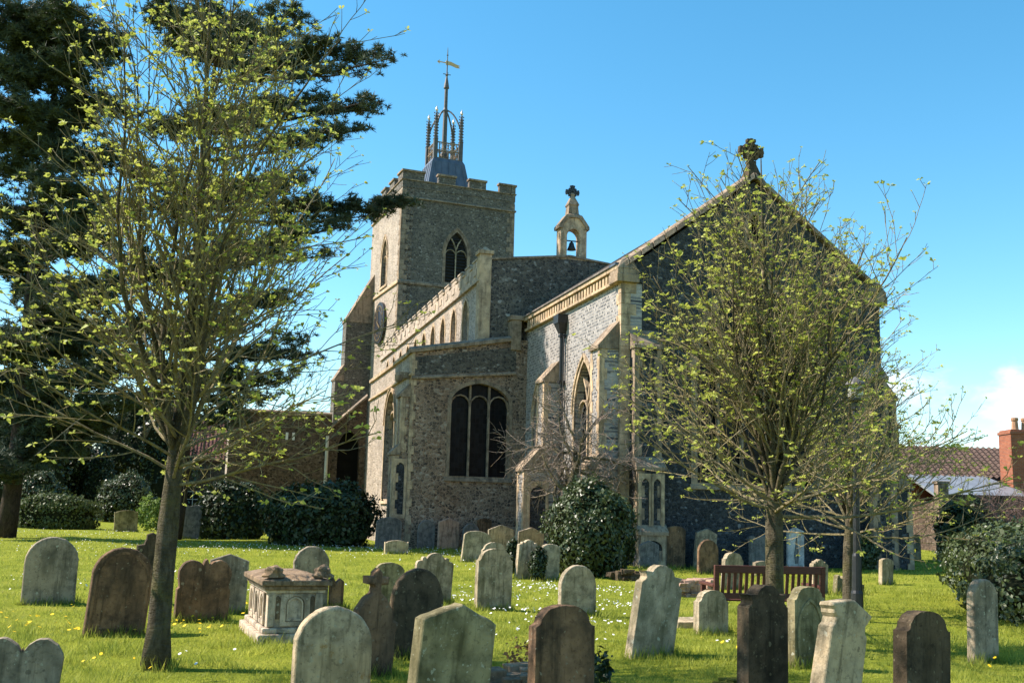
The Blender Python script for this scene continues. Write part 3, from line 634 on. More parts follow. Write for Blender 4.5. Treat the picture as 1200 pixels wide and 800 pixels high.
for i in range(65):
    z = .1+i*.35; l = .55 if i % 2 else .32
    if z > 22.9: break
    b.box((TW-l, -.022, z), (TW+.02, .02, z+.34))
tpart(b, 'quoin', 'ashlar_dk', .008)
b = MB(); c_ = MB()                                # battlements on four sides
for k in range(4):
    Mk = Matrix.Translation((TW/2, TW/2, 0)) @ Matrix.Rotation(k*PI/2, 4, 'Z') @ Matrix.Translation((-TW/2, -TW/2, 0))
    b.box((-.02+(.33 if k else 0)*0, -.03, TT+.002), (TW-.3, .28, TT+.5), Mk)
    c_.box((-.1, -.1, TT+.5), (TW-.4, .34, TT+.58), Mk)
    for j, (xa, xb) in enumerate(((-.03, 1.5), (2.5, 3.75), (4.75, 6.0), (7.0, TW-.31))):
        b.box((xa+.0, -.031, TT+.581), (xb, .281, TT+1.1), Mk); c_.box((xa-.07, -.12, TT+1.1), (xb+.07, .36, TT+1.24), Mk)
tpart(b, 'battlement', 'flint_tower'); tpart(c_, 'battlement_coping', 'ashlar_dk', .015)
b = MB(); b.box((.3, .3, TT-.3), (TW-.3, TW-.3, TT-.1)); tpart(b, 'tower_roof', 'old_lead')
# tower buttresses, south-west one seen beyond the south face
def tbut(M4, stages, width, mat):
    b = MB(); caps = []; z0 = -.3; h = width/2
    for i, (pr, zt) in enumerate(stages):
        c = MB(); caps.append(c); nxt = stages[i+1][0] if i+1 < len(stages) else 0.0
        b.box((-h, -pr, z0), (h, -.004, zt), M4); rise = (pr-nxt)*1.9+.05
        A = [(-h-.04, -pr-.06, zt), (h+.04, -pr-.06, zt), (h+.04, -nxt, zt), (-h-.04, -nxt, zt)]
        B = [(-h-.04, -pr-.06, zt+.1), (h+.04, -pr-.06, zt+.1), (h+.04, -nxt, zt+rise), (-h-.04, -nxt, zt+rise)]
        c.loft([M4 @ Vector(p) for p in A], [M4 @ Vector(p) for p in B]); z0 = zt
    o = tow(b.build('buttress', M[mat]))
    for c in caps: c.build('set_off', M['ashlar_dk'], o)
tbut(wallM(0, TW-.8, SOUTH), [(2.5, 10.3), (1.9, 14.6)], 1.2, 'flint_tower')
tbut(wallM(.7, TW, PI), [(1.8, 10.0), (1.0, 15.0)], 1.2, 'flint_tower')
# clock on the south face
b = MB(); CZc = 14.2; FC = Frame((0, 4.2, CZc), (0, 1, 0), (-1, 0, 0))
circ = lambda r, n=32: [(r*math.cos(a), r*math.sin(a)) for a in np.linspace(0, 2*PI, n, endpoint=False)]
slab(b, FC, circ(1.5), [], .2, .02); ck = tpart(b, 'clock', 'iron', .02, 'round dark clock with gilt ring')
b = MB(); slab(b, FC, circ(1.3), [], .214, .201); part(b, 'dial', 'clock', parent=ck)
b = MB(); ring(b, FC, circ(1.2), .06, .235, .216); ring(b, FC, circ(.88), .03, .235, .216)
for h in range(12):
    a = 2*PI*h/12; bar(b, FC, [(.95*math.cos(a), .95*math.sin(a)), (1.16*math.cos(a), 1.16*math.sin(a))], .06, .236, .217)
part(b, 'hour_marks', 'oldgold', parent=ck)
b = MB(); bar(b, FC, [(0, -.25), (.25, .95)], .08, .27, .25); bar(b, FC, [(.15, .1), (-.62, -.4)], .12, .3, .28); part(b, 'hands', 'oldgold', parent=ck)
# lead covered lantern with crown of pinnacles
LC = (TW/2, TW/2, 0)
b = MB(); b.lathe(LC, [(2.6, 23.0), (2.35, 23.9), (1.75, 26.2), (1.55, 26.5)], 4, PI/4)
for k in range(4):
    for t in np.linspace(-.8, .8, 5):
        a = k*PI/2; e = Vector((math.cos(a), math.sin(a), 0)); q = Vector((-e.y, e.x, 0)); r0, r1 = 2.35*.7071, 1.75*.7071
        b.tube([Vector(LC)+e*(r0+.01)+q*r0*t+Vector((0,0,23.9)), Vector(LC)+e*(r1+.01)+q*r1*t+Vector((0,0,26.2))], .035, 5)
lt = tpart(b, 'lead_spirelet', 'lead')
pins = []
for k in range(4):
    a = PI/4+k*PI/2; p = Vector((LC[0]+1.36*math.cos(a), LC[1]+1.36*math.sin(a), 0)); pins.append(p)
for p in pins:
    b = MB(); b.lathe(p, [(.2, 26.3), (.2, 27.9), (.24, 27.95), (.14, 28.05), (.13, 29.6), (.03, 30.1)], 4, PI/4)
    for z in np.arange(28.1, 29.9, .22):
        for a in range(4): b.lathe((p.x+.15*math.cos(a*PI/2), p.y+.15*math.sin(a*PI/2), z), [(.02, 0), (.06, .05), (.02, .11)], 5)
    o = part(b, 'pinnacle', 'old_lead', parent=lt); b = MB(); b.lathe((p.x, p.y, 30.05), [(.02, 0), (.1, .06), (.11, .14), (.06, .24), (.02, .42)], 8); b.build('finial_ball', M['finial'], lt, smooth=True)
b = MB(); cc = Vector(LC)
for p in pins:                                     # flying ribs
    e = (cc-p); pts = [p+e*t+Vector((0, 0, 28.6+2.0*math.sin(t*PI/2)**.7)) for t in (.08, .15, .25, .38, .52, .68, .84, .96)]
    b.tube(pts, .06, 6)
part(b, 'flying_rib', 'old_lead', parent=lt)
b = MB()
for i in range(4):
    p, q = pins[i], pins[(i+1) % 4]; e = (q-p)
    for z in (26.55, 27.15, 27.75): b.tube([p+Vector((0,0,z)), q+Vector((0,0,z))], .055, 5)
    for t in np.linspace(.16, .84, 5): b.tube([p+e*t+Vector((0,0,26.5)), p+e*t+Vector((0,0,27.75))], .035, 5)
    for t in (.24, .41, .59, .76):
        for zc in (26.86, 27.45):
            c0 = p+e*t+Vector((0,0,zc)); en = e.normalized(); b.tube([c0+en*.16*math.cos(a)+Vector((0,0,.2*math.sin(a))) for a in np.linspace(0, 2*PI, 9)], .025, 4, False)
part(b, 'balustrade', 'ashlar_dk', parent=lt)
b = MB(); b.lathe(LC, [(.3, 26.4), (.3, 27.2), (.2, 27.3), (.17, 30.4), (.19, 30.6), (.14, 30.8), (.13, 32.3), (.22, 32.35), (.2, 32.5), (.06, 33.3), (.12, 33.4), (.05, 33.5), (.03, 35.3), (.01, 35.6)], 8)
for a in range(4): b.tube([(LC[0], LC[1], 33.45), (LC[0]+.3*math.cos(a*PI/2), LC[1]+.3*math.sin(a*PI/2), 33.45)], .03, 5)
b.lathe((LC[0], LC[1], 34.9), [(.02, 0), (.08, .07), (.02, .14)], 8)
part(b, 'flagstaff', 'old_lead', parent=lt)
b = MB(); F = Frame((LC[0], LC[1], 34.35), (1, 0, 0), (0, -1, 0))
slab(b, F, [(-.12, -.15), (.3, -.14), (.75, -.26), (1.0, -.24), (.85, -.13), (1.02, -.06), (.7, 0), (.3, .13), (-.12, .16)], [], .03, -.03); bar(b, F, [(-.75, 0), (-.1, 0)], .06, .03, -.03); bar(b, F, [(-.75, 0), (-.6, .12)], .05, .03, -.03); bar(b, F, [(-.75, 0), (-.6, -.12)], .05, .03, -.03)
part(b, 'weather_vane', 'gold', parent=lt, label='gilded pennant weather vane')
b = MB(); b.tube([(TW, 2.0, 19.5), (TW+.75, 2.0, 19.0)], .12, 6); tpart(b, 'water_spout', 'old_lead')

# porch beyond the chapel, east wall in shade
PY = 27.3; FP = Frame((-11.4, PY, 0), (1, 0, 0), (0, -1, 0))
b = MB(); slab(b, FP, [(0, -.3), (7.3, -.3), (7.3, 7.5), (5.45, 5.75), (5.4, 6.4), (0, 6.4)], [arc(6.4, .6, -.2, 4.6, 5.7), arc(2.75, .8, 1.6, 3.4, 4.2)], 0, -.6); part(b, 'porch_wall', 'rubble')
b = MB(); coping(b, FP, [(-.1, 6.4), (5.4, 6.4)], .7, .22, .1); part(b, 'parapet_coping', 'ashlar_dk', .02)
b = MB(); coping(b, FP, [(5.3, 5.62), (7.3, 7.52)], .6, .25, .12); part(b, 'parapet_coping', 'ashlar_dk', .02)
b = MB(); slab(b, FP, arc(6.4, .68, -.2, 4.7, 5.8), [], -.5, -.59); part(b, 'doorway_shade', 'void')
b = MB(); slab(b, FP, arc(2.75, .82, 1.6, 3.4, 4.2), [], -.12, -.2); part(b, 'blocked_arch', 'rubble')
b = MB(); b.tube([(-11.4+5.2, PY-.12, 1), (-11.4+5.2, PY-.12, 5.3)], .09, 8); part(b, 'drainpipe', 'plaster')
for dx in (2.95, 3.3):
    b = MB(); slab(b, FP, [(dx, 5.0), (dx+.14, 5.0), (dx+.14, 5.4), (dx, 5.4)], [], .02, 0); part(b, 'vent', 'whitepaint')
b = MB(); b.box((-11.4, PY+.61, -.3), (-10.8, PY+9, 6.3)); part(b, 'porch_wall', 'flint_sunlit')
b = MB(); b.box((-10.79, PY+4, -.3), (-4.2, PY+9, 6.3)); part(b, 'porch_wall', 'rubble')
b = MB(); b.box((-10.79, PY+.61, 5.9), (-4.5, PY+3.99, 6.1)); part(b, 'porch_roof', 'old_lead')
# vestry low on the north side
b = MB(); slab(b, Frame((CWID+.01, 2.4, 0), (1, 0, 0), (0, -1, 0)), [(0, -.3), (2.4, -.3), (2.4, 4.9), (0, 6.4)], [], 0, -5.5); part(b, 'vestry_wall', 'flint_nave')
b = MB(); coping(b, Frame((CWID+.01, 2.4, 0), (1, 0, 0), (0, -1, 0)), [(0, 6.4), (2.45, 4.9)], .5, .2, .08); part(b, 'gable_coping', 'ashlar_dk')

# ------------------------------------------------------------------ houses beyond the churchyard
def gable_roof(b, x0, x1, y0, y1, ze, zr, ov=.25):
    ym = (y0+y1)/2
    for s_ in (-1, 1):
        ya = (y0-ov) if s_ < 0 else (y1+ov); zo = ze-ov*(zr-ze)/((y1-y0)/2)
        b.loft([Vector((x0-ov, ya, zo)), Vector((x0-ov, ym, zr)), Vector((x0-ov, ym, zr+.14)), Vector((x0-ov, ya, zo+.14))], [Vector((x1+ov, ya, zo)), Vector((x1+ov, ym, zr)), Vector((x1+ov, ym, zr+.14)), Vector((x1+ov, ya, zo+.14))])
def pantiles(x0, x1, y0, y1, ze, zr, name, mat, parent, rows=11, pitch=.34):
    V = []; F = []; n = int((x1-x0)/pitch*6); 
    for r in range(rows):
        f0, f1 = r/rows, (r+1.12)/rows
        o = len(V)
        for f, lift in ((f0, .07), (f1, .03)):
            for i in range(n+1):
                x = x0+(x1-x0)*i/n; V.append((x, y0+(y1-y0)*f, ze+(zr-ze)*f+lift+.05*math.sin(2*PI*(x-x0)/pitch)))
        for i in range(n): F.append((o+i, o+i+1, o+n+2+i, o+n+1+i))
    return raw(name, V, F, M[mat], parent, 4, True)
def house_win(par, x, y, z, w, h, frame='whitepaint'):
    F = Frame((x, y, z), (1, 0, 0), (0, -1, 0)); b = MB(); ring(b, F, [(0, 0), (w, 0), (w, h), (0, h)], .06, .04, -.02); bar(b, F, [(w/2, 0), (w/2, h)], .05, .03, 0); bar(b, F, [(0, h/2), (w, h/2)], .05, .03, 0)
    o = b.build('window', M[frame], par); g = MB(); slab(g, F, [(0, 0), (w, 0), (w, h), (0, h)], [], .012, .002); g.build('pane', M['glass'], o)
p = at(1130, 600, 58); p.z = 0
cot = empty('cottage', 'brick cottage with brown pantile roof, grey lean-to and chimney beyond right hedge', 'house', p, 0)
b = MB(); b.box((-4, 0, -.3), (9, 6, 4.0)); part(b, 'wall', 'brick', 0, parent=cot)
b = MB(); gable_roof(b, -4, 9, 0, 6, 4.0, 5.75); part(b, 'roof', 'pantile', parent=cot); pantiles(-4.25, 9.25, -.26, 3, 3.98, 5.88, 'roof_tiles', 'pantile', cot)
b = MB(); b.box((-3.0, -4.2, -.3), (2.0, -.01, 2.6)); part(b, 'lean_to', 'rubble', parent=cot)
b = MB(); b.loft([Vector((-3.2, -4.5, 2.62)), Vector((2.2, -4.5, 2.62)), Vector((2.2, -4.5, 2.75)), Vector((-3.2, -4.5, 2.75))], [Vector((-3.2, 0, 4.0)), Vector((1.2, 0, 4.0)), Vector((1.2, 0, 4.13)), Vector((-3.2, 0, 4.13))]); part(b, 'lean_to_roof', 'metalroof', parent=cot)
house_win(cot, -.8, -4.21, .9, 1.2, 1.2); house_win(cot, 4.5, -.01, 1.0, 1.3, 1.4)
b = MB(); b.box((1.75, -2.2, 0), (3.5, -.8, 6.35)); b.box((1.7, -2.25, 6.35), (3.55, -.75, 6.5)); b.box((1.78, -2.17, 6.5), (3.47, -.83, 6.6)); ch = part(b, 'chimney', 'brick', .01, parent=cot)
for x in (2.35, 2.9):
    b = MB(); b.lathe((x, -1.5, 6.6), [(.2, 0), (.19, .1), (.16, .5), (.2, .55), (.2, .68), (.15, .7)], 10); part(b, 'chimney_pot', 'pot', parent=ch, smooth=False)
p = foot(1152, 44)
wl = MB(); wl.box((-1.6, 0, -.2), (7, .4, 2.6)); wl.box((-1.7, -.05, 2.6), (7, .45, 2.72)); tag(wl.build('garden_wall', M['rubble'], None, .01, loc=p), 'brown rubble garden wall behind the right-hand hedge', 'wall')
pb = MB(); pb.box((-.22, -.22, -.2), (.22, .22, 3.1)); pb.box((-.27, -.27, 3.1), (.27, .27, 3.22)); tag(pb.build('stone_pillar', M['ashlar_dk'], None, .015, loc=foot(1104, 43)), 'narrow pale stone pillar at the end of the garden wall', 'pillar')
def left_house(px, D, L, ze, zr, label, rz, wm, rm):
    h = empty('brick_house', label, 'house', foot(px, D), rz)
    b = MB(); b.box((-L/2, 0, -.3), (L/2, 6, ze)); b.loft([Vector((-L/2, 0, ze)), Vector((-L/2, 6, ze)), Vector((-L/2, 3, zr-.1))], [Vector((L/2, 0, ze)), Vector((L/2, 6, ze)), Vector((L/2, 3, zr-.1))]); part(b, 'wall', wm, parent=h)
    b = MB(); gable_roof(b, -L/2, L/2, 0, 6, ze, zr); part(b, 'roof', rm, parent=h); pantiles(-L/2-.25, L/2+.25, -.26, 3, ze-.1, zr+.12, 'roof_tiles', rm, h)
    for k in range(3): house_win(h, -L/2+1+k*(L-3)/2, -.01, 1.0, 1.2, 1.4)
    b = MB(); b.box((L/2-1.6, 2.5, ze), (L/2-.8, 3.5, zr+1.0)); part(b, 'chimney', 'brick', parent=h)
left_house(255, 100, 8, 5.6, 9.2, 'brick house with dark red tiled roof beside the porch', R_(12), 'rubble', 'redtile')
left_house(60, 96, 13, 3.4, 6.0, 'low brick house with brown roof behind the left trees', R_(-6), 'rubble', 'pantile')
left_house(205, 122, 7, 8, 11.6, 'white rendered house glimpsed between the left tree branches', R_(5), 'plaster', 'pantile')

# ------------------------------------------------------------------ gravestones
def half(kind, w, h):                              # right half of the outline from the ground to the top
    a = w/2; q = lambda t: (math.cos(t), math.sin(t)); L = [(a, -.25)]
    A = lambda cx, cz, rx, rz, t0, t1, n=7: [(cx+rx*math.cos(R_(t0+(t1-t0)*i/n)), cz+rz*math.sin(R_(t0+(t1-t0)*i/n))) for i in range(n+1)]
    if kind == 'round': L += A(0, h-a, a, a, 0, 90, 14)
    elif kind == 'flat': r = .3*w; L += A(0, h-r*.7, a, r*.7, 0, 90, 14)
    elif kind == 'low': L += [(a, h-.06*w)] + A(0, h-.17*w, a*1.0, .17*w, 25, 90, 10)
    elif kind == 'peak': L += [(a, h-.17*w), (.04*w, h-.005), (0, h)]
    elif kind == 'softpeak': L += [(a, h-.2*w)] + [(a*(1-t), h-.2*w+.2*w*(t**.85)) for t in (.12, .3, .5, .7, .88)]+[(0, h)]
    elif kind == 'gothic': L += [(a*(1-(i/12)**1.75), h-.62*w+.62*w*math.sin(PI/2*i/12)**.95) for i in range(13)]
    elif kind == 'shoulder': L += [(a, h-.3*w)] + A(a, h-.17*w, .2*a, .13*w, 270, 180, 4) + A(0, h-.2*w, .78*a, .2*w, 8, 90, 10)
    elif kind == 'ornate': L += [(a, h-.4*w), (a*.94, h-.37*w)] + A(a*.94, h-.28*w, .13*a, .08*w, 270, 180, 4) + [(a*.9, h-.2*w), (a*.98, h-.17*w), (a*.62, h-.17*w)] + A(0, h-.21*w, .56*a, .21*w, 12, 90, 9)
    elif kind == 'scroll': L += A(a*.82, h-.3*w, .18*a, .1*w, 0, 120, 5) + A(a*.6, h-.17*w, .13*a, .07*w, -60, 120, 5) + A(0, h-.22*w, .5*a, .22*w, 15, 90, 8)
    elif kind == 'lobes': L += [(a, h-.55*w), (a*.92, h-.5*w)] + A(a*.5, h-.27*w, .5*a, .27*w, -10, 140, 12) + [(.05*w, h-.06*w), (.03*w, h-.0), (0, h+.02)]
    elif kind == 'heart': L += [(a, h-.6*w)] + A(a*.5, h-a*.58, a*.52, a*.58, 5, 155, 14) + [(0, h-.12*w)]
    elif kind == 'cornice': L += [(a*.93, h-.52*w), (a*.8, h-.46*w), (a*.8, h-.36*w), (a*.9, h-.31*w), (a*.92, h-.25*w), (a*1.03, h-.2*w), (a*1.03, h-.15*w), (.03*w, h-.0), (0, h)]; L[0] = (a, -.25)
    elif kind == 'crossfin': L += [(a, h*.42), (a*1.1, h*.45), (a*1.12, h*.5), (a*.85, h*.53), (a*.8, h*.62), (a*.5, h*.72), (a*.22, h*.77), (a*.16, h*.82), (a*.2, h*.84), (a*.5, h*.85), (a*.52, h*.92), (a*.2, h*.925), (a*.17, h*.96), (0, h)]
    elif kind == 'crosshead': L += [(a, h*.48), (a*.8, h*.54), (a*.78, h*.62), (a*.52, h*.66), (a*.55, h*.7), (a*.95, h*.71), (a*.97, h*.82), (a*.5, h*.84), (a*.36, h*.92), (a*.34, h*.97), (0, h)]
    elif kind == 'slant': L += [(a, h-.1*w), (a*.3, h-.05*w), (0, h-.06*w)]
    elif kind == 'panel': L += [(a, h-.16*w), (a*.9, h-.15*w), (.02*w, h), (0, h)]
    return L
def headstone_mesh(kind, w, h, th, seed):
    L = half(kind, w, h); pl = L + [(-x, z) for x, z in reversed(L) if abs(x) > 1e-6]
    if kind == 'slant': pl = [(w/2, -.25), (w/2, h-.07), (w*.2, h-.02), (-.1*w, h-.09), (-w*.3, h), (-w/2, h-.03), (-w/2, -.25)]
    rnd = random.Random(seed)
    pl = [(x+rnd.uniform(-.004, .004), z+rnd.uniform(-.004, .004)) for x, z in pl]
    clean = []
    for q in pl:
        if not clean or (abs(q[0]-clean[-1][0])+abs(q[1]-clean[-1][1])) > .006: clean.append(q)
    bm = bmesh.new()
    f = [bm.verts.new((x, -th/2, z)) for x, z in clean]; g = [bm.verts.new((x, th/2, z)) for x, z in clean]; n = len(clean)
    bm.faces.new(f); bm.faces.new(list(reversed(g)))
    for i in range(n): bm.faces.new((f[(i+1) % n], f[i], g[i], g[(i+1) % n]))
    bmesh.ops.recalc_face_normals(bm, faces=bm.faces)
    es = [e for e in bm.edges if abs(abs(e.verts[0].co.y-e.verts[1].co.y)) < 1e-6]
    bmesh.ops.bevel(bm, geom=es, offset=min(.024, th*.2), segments=3, profile=.5, affect='EDGES', clamp_overlap=True)
    # worn edges
    for v in bm.verts:
        k = mnoise.noise(v.co*9+Vector((seed*3.1, seed*1.7, 0))); v.co.y *= 1+.05*k; v.co.z += .004*k
    me = bpy.data.meshes.new('headstone'); bm.to_mesh(me); bm.free(); return me
GR = 'headstones in the churchyard'
def grave(x, w, yt, base, kind, mat, lean, label, th=.1, tip=0, rz=0, cat='headstone', name='headstone', dk=None):
    """x, w, yt in photo pixels; base = ground pixel row, or a depth in metres when below 60"""
    if base < 60: D = base; p = foot(x, D)
    else: p = ground(x, base); D = p.y
    dep = D*math.cos(PITCH)+.0
    wm = w/FPX*D/ (1.02); h = at(x, yt, D).z - gz(p.x, p.y)
    h = max(.25, h/ max(.6, math.cos(R_(lean))))
    wm = max(.22, wm-th*.25)
    me = headstone_mesh(kind, wm, h, th, int(x)+int(yt)); me.materials.append(M[mat])
    o = bpy.data.objects.new(name, me); COL.objects.link(o)
    o.location = (p.x, p.y, gz(p.x, p.y)-.02); o.rotation_euler = (R_(tip), R_(lean), TH+R_(rz+9))
    tag(o, label, cat, GR)
    return o, wm, h
def inscribe(o, wm, h, mat, rows=7):               # worn lettering bands cut as a shallow sunk panel edge
    pass
G = [
 (56, 60, 627, 706, 'round', 'grey', 0, 'pale grey round-topped headstone on the lawn at far left', .12, 1, 2),
 (133, 70, 639, 740, 'round', 'brown', 3.5, 'brown round-topped headstone with a paler middle, left of the tree trunk', .13, 1, 4),
 (172, 36, 622, 707, 'crosshead', 'dark', 0, 'dark headstone with a cross-shaped top half hidden by the tree trunk', .14, 0, 0),
 (235, 63, 654, 726, 'lobes', 'brown', 1, 'brown headstone with two lobes on top, right of the tree trunk', .13, 1, 3),
 (264, 46, 647, 717, 'peak', 'grey', 1, 'grey pointed headstone behind the two-lobed brown one', .1, 0, 0),
 (40, 92, 745, 8.5, 'heart', 'grey', 2, 'heart-shaped grey lichened headstone in the bottom left corner', .12, 0, -6),
 (147, 27, 597, 623, 'low', 'green', -2, 'small mossy rounded headstone in front of the ivy mounds', .16, 0, 0),
 (221, 24, 590, 631, 'slant', 'blue', 2, 'thin pale blue-grey slab with a broken top by the dark hedge', .08, 0, 0),
 (362, 44, 638, 712, 'round', 'grey', 0, 'grey round-topped headstone standing behind the chest tomb', .1, 0, 0),
 (393, 18, 674, 712, 'slant', 'brown', 0, 'short brown stump of stone at the right end of the chest tomb', .16, 0, 0),
 (431, 58, 662, 793, 'crossfin', 'brown', 2, 'dark brown gabled headstone topped with a small stone cross', .16, 1, 4),
 (485, 66, 663, 772, 'gothic', 'dark', 0, 'blackened pointed-arch headstone left of the big leaning pale slab', .13, 2, 0),
 (452, 44, 657, 712, 'shoulder', 'green', 3, 'greenish headstone with low shoulders behind the stone cross', .1, 1, 0),
 (505, 48, 646, 708, 'scroll', 'lime', 3, 'pale grey headstone with scrolled shoulders behind the blackened one', .1, 1, 0),
 (398, 96, 707, 8.5, 'round', 'orange', 0, 'large round-topped headstone with orange lichen, front row beside the chest tomb', .12, 0, 2),
 (528, 103, 704, 8.0, 'softpeak', 'green', 5.5, 'big greenish headstone with a gently pointed top, front row centre', .16, 0, 6),
 (661, 83, 705, 8.8, 'shoulder', 'brown', 0, 'dark brown shouldered headstone with a pale worn patch, front row', .13, 0, 2),
 (464, 30, 632, 650, 'low', 'lime', 0, 'small low grey stone alone on the lawn before the chapel', .12, 0, 0),
 (456, 32, 605, 39.7, 'flat', 'blue', 0, 'wide blue-grey headstone against the chapel corner buttress', .1, 4, 0),
 (500, 22, 608, 40.3, 'round', 'blue', 0, 'narrow blue-grey headstone leaning on the chapel wall', .1, 4, 0),
 (526, 27, 606, 40.4, 'panel', 'pink', 0, 'pinkish wall stone with a moulded head under the chapel window', .14, 2, 0),
 (552, 21, 612, 40.2, 'round', 'blue', 0, 'small dark blue-grey stone right of the pinkish one', .1, 3, 0),
 (567, 20, 606, 41.0, 'flat', 'brown', 0, 'worn brown stone set against the chapel wall under the window', .1, 3, 0),
 (556, 36, 621, 659, 'flat', 'lime', 6, 'pale headstone leaning right, leftmost of the close cluster', .1, 0, 0),
 (588, 34, 614, 36.3, 'peak', 'lime', 0, 'pointed pale headstone at the back of the close cluster', .1, 0, 0),
 (622, 34, 617, 35.2, 'peak', 'grey', 2, 'grey pointed headstone beside the ivy bush, back of the cluster', .1, 0, 0),
 (577, 32, 634, 676, 'shoulder', 'lime', 2, 'shouldered pale headstone just behind the tall one of the cluster', .1, 0, 0),
 (616, 29, 631, 677, 'scroll', 'lime', 4, 'pale scrolled headstone right of the tall one, clump of ivy at its foot', .12, 0, 3),
 (643, 26, 636, 678, 'flat', 'lime', 3, 'pale rounded headstone touching the round ivy bush', .12, 0, 3),
 (577, 47, 641, 716, 'shoulder', 'lime', 1, 'tall pale grey shouldered headstone in front of the close cluster', .11, 0, 3),
 (676, 50, 660, 722, 'round', 'lime', 0, 'pale round-topped headstone in front of the round ivy bush', .11, 0, 3),
 (760, 64, 660, 771, 'ornate', 'lime', 10.5, 'tall pale headstone with ornate shoulders leaning to the right', .13, 0, 6),
 (833, 46, 689, 743, 'shoulder', 'lime', 1, 'short pale headstone in front of the wooden bench', .12, 0, 4),
 (891, 68, 682, 9.6, 'ornate', 'dark', 1, 'blackened headstone with scrolled shoulders below the right tree trunk', .15, 0, 7),
 (945, 50, 684, 783, 'shoulder', 'green', -1, 'green-stained headstone right of the blackened scrolled one', .12, 2, 4),
 (966, 76, 700, 8.5, 'cornice', 'orange', 14, 'pale leaning headstone with a moulded gable and orange lichen', .15, 0, 9),
 (1072, 82, 712, 9.0, 'shoulder', 'dark', 3, 'dark green-black headstone in the bottom right, front row', .14, 0, 6),
 (1152, 48, 676, 773, 'round', 'grey', 3, 'dull grey headstone in front of the ivy hedge at right', .12, 0, 6),
 (760, 27, 632, 30.8, 'softpeak', 'blue', 0, 'blue-grey headstone in front of the chancel corner buttress', .1, 3, 0),
 (790, 29, 615, 31.9, 'flat', 'brown', 0, 'tall brown headstone against the dark east wall', .1, 3, 0),
 (824, 30, 618, 32.0, 'softpeak', 'grey', 4, 'pale slab leaning behind a brown headstone by the east wall', .1, 3, 0),
 (829, 29, 631, 29.0, 'round', 'brown', 0, 'brown round-topped headstone in front of the leaning pale slab', .11, 1, 0),
 (857, 29, 646, 692, 'shoulder', 'lime', 4, 'pale headstone with a broken curl, behind the bench left half', .12, 0, 3),
 (888, 27, 626, 32.4, 'slant', 'blue', -2, 'grey-blue headstone left of the right tree trunk by the east wall', .1, 2, 0),
 (893, 24, 656, 672, 'low', 'grey', 0, 'low worn stone left of the right tree trunk', .14, 0, 0),
 (931, 25, 617, 32.9, 'panel', 'white', 0, 'white marble headstone with a dark panel against the east wall', .1, 1, 0),
 (959, 25, 654, 697, 'scroll', 'lime', 3, 'pale headstone with one curled shoulder behind the bench right end', .12, 0, 3),
 (983, 17, 672, 696, 'slant', 'green', 8, 'small broken greenish stone left of the lamp post', .14, 0, 3),
 (1006, 12, 684, 697, 'low', 'green', 0, 'tiny mossy stone stub right of the lamp post', .14, 0, 3),
 (1038, 20, 653, 684, 'flat', 'lime', 4, 'pale rounded headstone on the lawn right of the lamp post', .12, 0, 3),
]
extras = {}
for i, g in enumerate(G): extras[i] = grave(*g)
def face_panel(i, kind, mat, name, depth=.012, sx=.7, z0=.12, z1=.9, par_mat=None):
    o, w, h = extras[i]; F = Frame((0, -g_th(i)/2, 0), (1, 0, 0), (0, -1, 0)); b = MB()
    if kind == 'rib': ring(b, F, arc(0, w*sx/2, h*z0, h*(z1-.3), h*z1), .03, depth, -.01)
    elif kind == 'fill': slab(b, F, arc(0, w*sx/2, h*z0, h*(z1-.25), h*z1), [], depth, -.01)
    elif kind == 'urn':
        slab(b, F, [(-w*.1, h*.15), (w*.1, h*.15), (w*.14, h*.35), (w*.1, h*.5), (w*.05, h*.62), (w*.04, h*.72), (0, h*.8), (-w*.04, h*.72), (-w*.05, h*.62), (-w*.1, h*.5), (-w*.14, h*.35)], [], depth, -.01)
    b.build(name, M[mat], o)
def g_th(i): return G[i][8]
face_panel([k for k, g in enumerate(G) if 'white marble' in g[7]][0], 'urn', 'blue', 'dark_panel')
face_panel(1, 'rib', 'brown', 'sunk_border', .01, .82, .1, .93)
face_panel(34, 'rib', 'green', 'carved_border', .012, .7, .2, .82)
# chest tomb
p = ground(336, 756)
ct = empty('chest_tomb', 'carved limestone chest tomb with arched panels and broken ornaments on its lid', 'tomb', (p.x+.02, p.y+.25, gz(p.x, p.y)), R_(21.5))
ct.scale = (.92, .92, .97)
W2, L2, H2 = .355, 1.6, .72
b = MB(); b.box((-W2-.12, -.12, -.2), (W2+.12, L2+.12, .1)); b.box((-W2-.06, -.06, .1), (W2+.06, L2+.06, .17)); part(b, 'plinth', 'tomb', .02, parent=ct)
b = MB(); b.box((-W2, 0, .17), (W2, L2, H2-.1)); b.box((-W2-.03, -.03, H2-.14), (W2+.03, L2+.03, H2-.1+.002)); part(b, 'body', 'tomb', .01, parent=ct)
FT = Frame((0, 0, 0), (1, 0, 0), (0, -1, 0)); FS = Frame((-W2, 0, 0), (0, 1, 0), (-1, 0, 0))
b = MB()
def tpanel(F, cx, hw):
    pl = arc(cx, hw, .24, .44, .55); b = MB(); slab(b, F, [(cx-hw-.07, .19), (cx+hw+.07, .19), (cx+hw+.07, .57), (cx-hw-.07, .57)], [pl], .03, -.01)
    o = b.build('arched_panel', M['tomb'], ct); t = MB(); ring(t, F, arc(cx, hw-.035, .27, .44, .52), .02, .02, -.005); t.build('moulding', M['tomb'], o)
tpanel(FT, 0, .12)
for c in (.35, .82, 1.3): tpanel(FS, c, .13)
for sx in (-1, 1):
    b = MB(); b.box((sx*W2-.05*sx-.05, -.035, .18), (sx*W2-.05*sx+.05, .0-.002, H2-.14)); part(b, 'corner_pilaster', 'tomb', .008, parent=ct)
    b = MB(); slab(b, FT, arc(sx*.225, .05, .27, .46, .55), [], .016, -.01); part(b, 'side_panel', 'lid', parent=ct)
